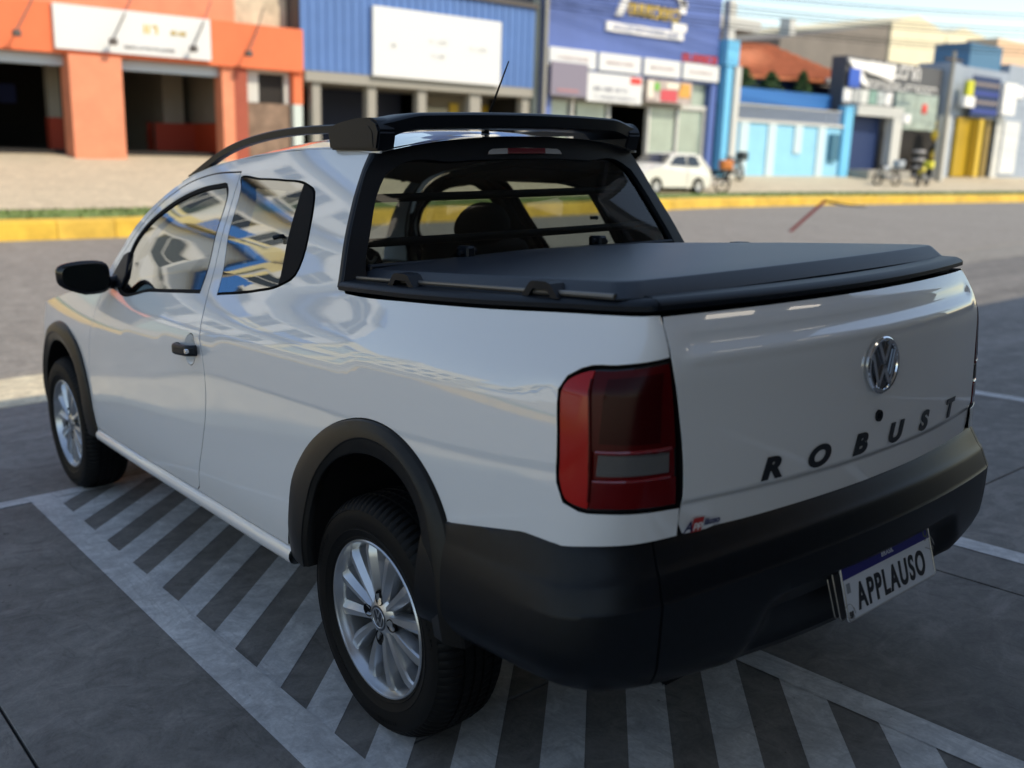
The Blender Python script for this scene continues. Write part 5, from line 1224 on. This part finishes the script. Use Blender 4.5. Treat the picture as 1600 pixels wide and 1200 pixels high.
for y in (14.0, 16, 18):
    for z in (4.4, 7.4): P(wh, 'window', C_PGL, (27.0, 27.09, y, y + 1.3, z, z + 1.6)); P(wh, 'window_hood', C_BND, (26.7, 27.09, y - .1, y + 1.4, z + 1.7, z + 1.8))
for y in (21, 23.2, 25.4, 27.6):
    for z in (1.4, 4.6, 7.8): P(wh, 'window', C_WIN, (27.5, 27.59, y, y + 1.2, z, z + 1.6))
w2 = thing('row_building', 'cream and blue two storey row further up the street', 'building', (24, 45, 0)); P(w2, 'wall', C_CREAM, (24, 40, 28, 70, 0, 9)); P(w2, 'band', C_AWN, (23.7, 23.99, 28, 70, 4, 5)); P(w2, 'shopfront', C_SIGN, (23.8, 23.98, 30, 66, .6, 3.6)); 
for k in range(8): P(w2, 'window', C_WIN, (23.9, 23.99, 30 + k * 4.6, 32.4 + k * 4.6, 5.8, 7.6))

# ================================================================== unseen dealership behind the camera, its canopy shaped to shade the yard
dl = thing('dealership_building', 'unseen grey flat roofed dealership, deep canopy shaped to shade the yard', 'building', (-6, 0, 0))
H = 6.0
edge = [(12.0, 4.55), (5.0, 4.55), (-2.0, 4.5), (-6.7, 1.9), (-14.0, 1.9), (-24, 1.9)]
k1, k2 = SUN_DIR.x / -SUN_DIR.z, SUN_DIR.y / -SUN_DIR.z
front_pts = [(x - H * k1 + 6 - .15, y - H * k2) for y, x in edge if True]
front_pts[0] = (front_pts[0][0], 6.5)
pts = front_pts + [(-5, front_pts[-1][1]), (-5, 6.5)]
cn = MB().prism(pts, H, H + .45, 'z').build('canopy', mat('canopy_white', (.72, .72, .71), .7), dl)  # added out of view: outline follows the wanted shadow edge, white bounces fill
bm = bmesh.new(); bm.from_mesh(cn.data); bmesh.ops.recalc_face_normals(bm, faces=bm.faces[:]); bm.to_mesh(cn.data); bm.free()
part('wall', mat('dealer_wall', (.30, .30, .30), .7), dl, (-.3, 0, -24, 5.2, -.3, H - .01)); part('shop_window', mat('dealer_window', (.03, .035, .04), .35), dl, (.01, .05, -20, 4.6, .2, 3.2))
part('roof_parapet', mat('dealer_wall', (.10, .10, .11), .7), dl, (-5, 0.5, -24, 5, H + .46, H + 2.2))
for y in (-9, -15): part('column', mat('canopy_grey', (.22, .22, .23), .8), dl, (1.6, 1.9, y, y + .3, -.3, H - .01))
for y in (-1.5, -3.9, -6.3):
    m_ = MATS.get('lamp_panel') or mat('lamp_panel', (.9, .9, .9), .5)
    m_.node_tree.nodes['Principled BSDF'].inputs['Emission Color'].default_value = (1, .97, .92, 1); m_.node_tree.nodes['Principled BSDF'].inputs['Emission Strength'].default_value = 1.6
    part('ceiling_lamp', m_, dl, (1.2, 1.5, y - .6, y + .6, H - .06, H - .005))

# ================================================================== STREET THINGS
# white hatchback across the road
cr = thing('parked_hatchback', 'small white hatchback parked on the far side of the street by the violet shop', 'car', (22.6, -25.4, .02), R(90))
M_CARW = mat('cream_white_car', (.72, .72, .66), .35, coat=.8)
sil = [(-1.85, .35), (-1.86, .62), (-1.80, .88), (-1.66, 1.02), (-1.30, 1.36), (-1.05, 1.42), (-.2, 1.43), (.15, 1.38), (.62, 1.05), (.95, .93), (1.60, .80), (1.82, .66), (1.86, .42), (1.82, .28), (1.48, .24), (1.44, .45), (1.30, .57), (1.12, .60), (.94, .55), (.82, .42), (.80, .24), (-.80, .24), (-.84, .45), (-.98, .57), (-1.14, .60), (-1.32, .56), (-1.46, .42), (-1.50, .24), (-1.80, .26)]
rows = []
for y, kz, sh in ((-.80, 0, .0), (-.78, 0, .0), (-.5, 0, .02), (0, 0, .03), (.5, 0, .02), (.78, 0, .0), (.80, 0, 0)):
    r = []
    for x, z in sil:
        yy = y
        if z > .95: yy = y * (1 - (z - .95) * .42)
        r.append((x * (.985 if abs(y) == .8 else 1), yy, z + (sh if z > .3 else 0) - (.0)))
    rows.append(r + [r[0]])
bd = grid('body', rows, M_CARW, cr, angle=35)
for y in (-.8, .8):
    p = [(x * .985, y * (1 - max(0, z - .95) * .42), z) for x, z in sil]; o = mesh('side_skin', p, [tuple(range(len(p)))], M_CARW, cr)
    for nm, q in (('side_window', [(-1.22, 1.0), (-1.05, 1.34), (-.55, 1.36), (-.55, 1.0)]), ('side_window', [(-.47, 1.0), (-.47, 1.36), (.08, 1.33), (.50, 1.02)])):
        q = [(x, (y + .012 * (1 if y > 0 else -1)) * (1 - max(0, z - .95) * .42), z) for x, z in q]; mesh(nm, q, [tuple(range(4))], C_WIN, cr)
    MB().tube([(-.51, y * 1.012, .35), (-.51, y * 1.012, .98)], .006, 4).build('door_seam', C_BLK, cr)
    for x in (-1.15, 1.12):
        wv = MB().lathe([(.001, -.0), (.17, 0), (.20, .02), (.28, .02), (.29, -.02), (.29, -.16), (.001, -.16)], 24, 'y', Matrix.Translation((x, y, .29)) @ (Matrix.Rotation(math.pi, 4, 'Z') if y < 0 else Matrix.Identity(4))).build('wheel', M_RUBBER, cr, True)
        MB().lathe([(.001, .018), (.06, .02), (.16, .005), (.175, .012), (.18, .0)], 20, 'y', Matrix.Translation((x, y, .29)) @ (Matrix.Rotation(math.pi, 4, 'Z') if y < 0 else Matrix.Identity(4))).build('wheel_cover', mat('wheel_cover', (.5, .5, .5), .4, metal=.5), wv, True)
mesh('windscreen', [(.20, -.60, 1.36), (.62, -.70, 1.06), (.62, .70, 1.06), (.20, .60, 1.36)], [(0, 1, 2, 3)], C_WIN, cr).location = (.02, 0, .03)
mesh('rear_screen', [(-1.33, -.58, 1.33), (-1.64, -.68, 1.05), (-1.64, .68, 1.05), (-1.33, .58, 1.33)], [(3, 2, 1, 0)], C_WIN, cr).location = (-.02, 0, .03)
for y in (-.62, .62):
    MB().bevbox(1.76, 1.86, y - .14, y + .14, .60, .72, .02).build('headlight', M_CLEAR, cr); MB().bevbox(-1.88, -1.80, y - .1, y + .1, .70, .92, .02).build('rear_light', M_LENS, cr)
def motorbike(label, loc, rz, col, name='parked_motorcycle', group=None):
    o = thing(name, label, 'motorcycle', loc, rz)
    for x in (-.64, .64):
        MB().lathe([(.27, -.05), (.31, -.04), (.33, 0), (.31, .04), (.27, .05), (.25, 0)], 28, 'y', Matrix.Translation((x, 0, .33)), True).build('wheel', M_RUBBER, o, True)
        mb = MB()
        for k in range(8): mb.tube([(x, 0, .33), (x + .26 * math.cos(k * .785), 0, .33 + .26 * math.sin(k * .785))], .012, 5)
        mb.build('spokes', M_STEEL, o)
    MB().bevbox(-.20, .25, -.11, .11, .28, .60, .05, seg=2).tube([(-.64, .09, .33), (-.1, .1, .42)], .03).tube([(-.75, .13, .42), (0, .13, .30)], .045).build('engine', M_STEEL, o, True)
    MB().tube([(.64, .07, .33), (.42, .07, .98)], .025).tube([(.64, -.07, .33), (.42, -.07, .98)], .025).tube([(.42, 0, .95), (-.1, 0, .70), (-.62, 0, .72)], .03).tube([(.34, -.34, 1.05), (.42, 0, 1.0), (.34, .34, 1.05)], .016).build('frame', M_BLACK, o, True)
    t = MB(); bm = bmesh.new(); bmesh.ops.create_uvsphere(bm, u_segments=20, v_segments=12, radius=1); t.add(bm, Matrix.Translation((.16, 0, .82)) @ Matrix.Diagonal((.30, .15, .15, 1))); t.bevbox(.60, .66, -.06, .06, .55, .70, .02).build('fuel_tank', mat('tank_' + col[0], col[1], .3, coat=.7), o, True)
    MB().bevbox(-.62, -.02, -.13, .13, .76, .86, .04, seg=2).build('saddle', M_BLACK, o, True)
    MB().bevbox(-.95, -.52, -.20, .20, .88, 1.24, .04, seg=2).build('carrier_box', mat('box_' + col[0], col[2], .5), o, True)
    bm = bmesh.new(); bmesh.ops.create_uvsphere(bm, u_segments=14, v_segments=10, radius=.09); MB().add(bm, Matrix.Translation((.52, 0, .92))).build('headlamp', M_CLEAR, o, True)
    MB().tube([(-.72, 0, .33), (-.88, 0, .60), (-.6, 0, .75)], .02).build('mudguard', M_BLACK, o)
    return o
motorbike('motorcycle with an orange carrier box standing behind the white hatchback', (22.3, -27.6, .02), R(62), ('orange', (.12, .05, .03), (.62, .20, .05)))
motorbike('dark motorcycle parked against the light blue wall', (25.0, -32.6, .35), R(100), ('dark', (.02, .03, .035), (.04, .05, .055)))
motorbike('motorcycle with bright yellow tank and box in front of the black shop', (23.4, -45.6, .2), R(100), ('yellow', (.75, .62, .04), (.75, .68, .06)))
motorbike('grey motorcycle parked beside the white gateway', (23.6, -42.6, .2), R(80), ('grey', (.30, .34, .38), (.35, .40, .45)))
# yellow and black display figures of stacked parts by the black shop
o = thing('display_stand', 'yellow and black display stand outside the black shop', 'display', (26.2, -52.0, .5)); 
for k, (z, r, c) in enumerate(((.2, .3, M_BLACK), (.75, .42, M_BLACK), (1.25, .5, C_YLET), (1.8, .35, M_BLACK), (2.35, .6, C_YLET), (2.95, .35, C_YLET))):
    bm = bmesh.new(); bmesh.ops.create_uvsphere(bm, u_segments=14, v_segments=10, radius=r); MB().add(bm, Matrix.Translation((0, 0, z)) @ Matrix.Diagonal((.5, 1, .7, 1))).build('display_piece', c, o, True)
MB().tube([(0, 0, 0), (0, 0, 3.2)], .05).build('stand_pole', M_BLACK, o)
# utility pole, street cables
up_ = thing('utility_pole', 'grey utility pole with crossarm in front of the mustard door shop', 'pole', (25.0, -50.3, 0)); MB().tube([(0, 0, .0), (0, 0, 7.1)], [.14, .10], 12).build('shaft', C_SOFF, up_, True); MB().box(-.06, .06, -.9, .9, 6.6, 6.7).build('crossarm', C_BARK, up_)
for i in range(8):
    pts = []
    for k in range(31):
        t = k / 30; p = Vector((26.4, -22.9, 6.45 + .16 * i)).lerp(Vector((20.0 + .1 * i, -75, 8.1 + .42 * i)), t); pts.append((p.x, p.y, p.z - (.45 + .12 * (i % 3)) * 4 * t * (1 - t)))
    tag(MB().tube(pts, .014 + .008 * (i % 2), 5, False).build('overhead_cable', M_BLACK), ['lowest overhead cable, just above the tiled roof', 'second lowest overhead cable over the tiled roof', 'third lowest overhead cable, in front of the grey block wall', 'fourth lowest overhead cable, in front of the cream building', 'fourth highest overhead cable, against the low sky', 'third highest overhead cable across the sky', 'second highest overhead cable across the sky', 'topmost overhead cable across the sky'][i], 'cable', 'overhead cables along the street')
MB_ = MB().tube([(0, 0, 0), (0, 0, 7.9)], .09, 10)
mast = thing('service_mast', 'slim grey service mast between the blue warehouse and the violet shop', 'mast', (26.35, -22.9, 0)); MB_.build('shaft', C_SOFF, mast, True)
# red barrier pole leaning at the roadside
rp = thing('leaning_pole', 'thin dark red pole leaning over the road beyond the bed cover', 'pole', (12.6, -19.1, ZR))
MB().tube([(0, 0, 0), (-.50, -.62, .78)], .04, 8).build('pole', mat('dark_red_paint', (.22, .02, .02), .5), rp, True); MB().tube([(-.50, -.62, .78), (-.75, -.95, .70), (-1.15, -1.40, .66)], [.03, .022, .012], 8).build('hook', M_BLACK, rp, True)
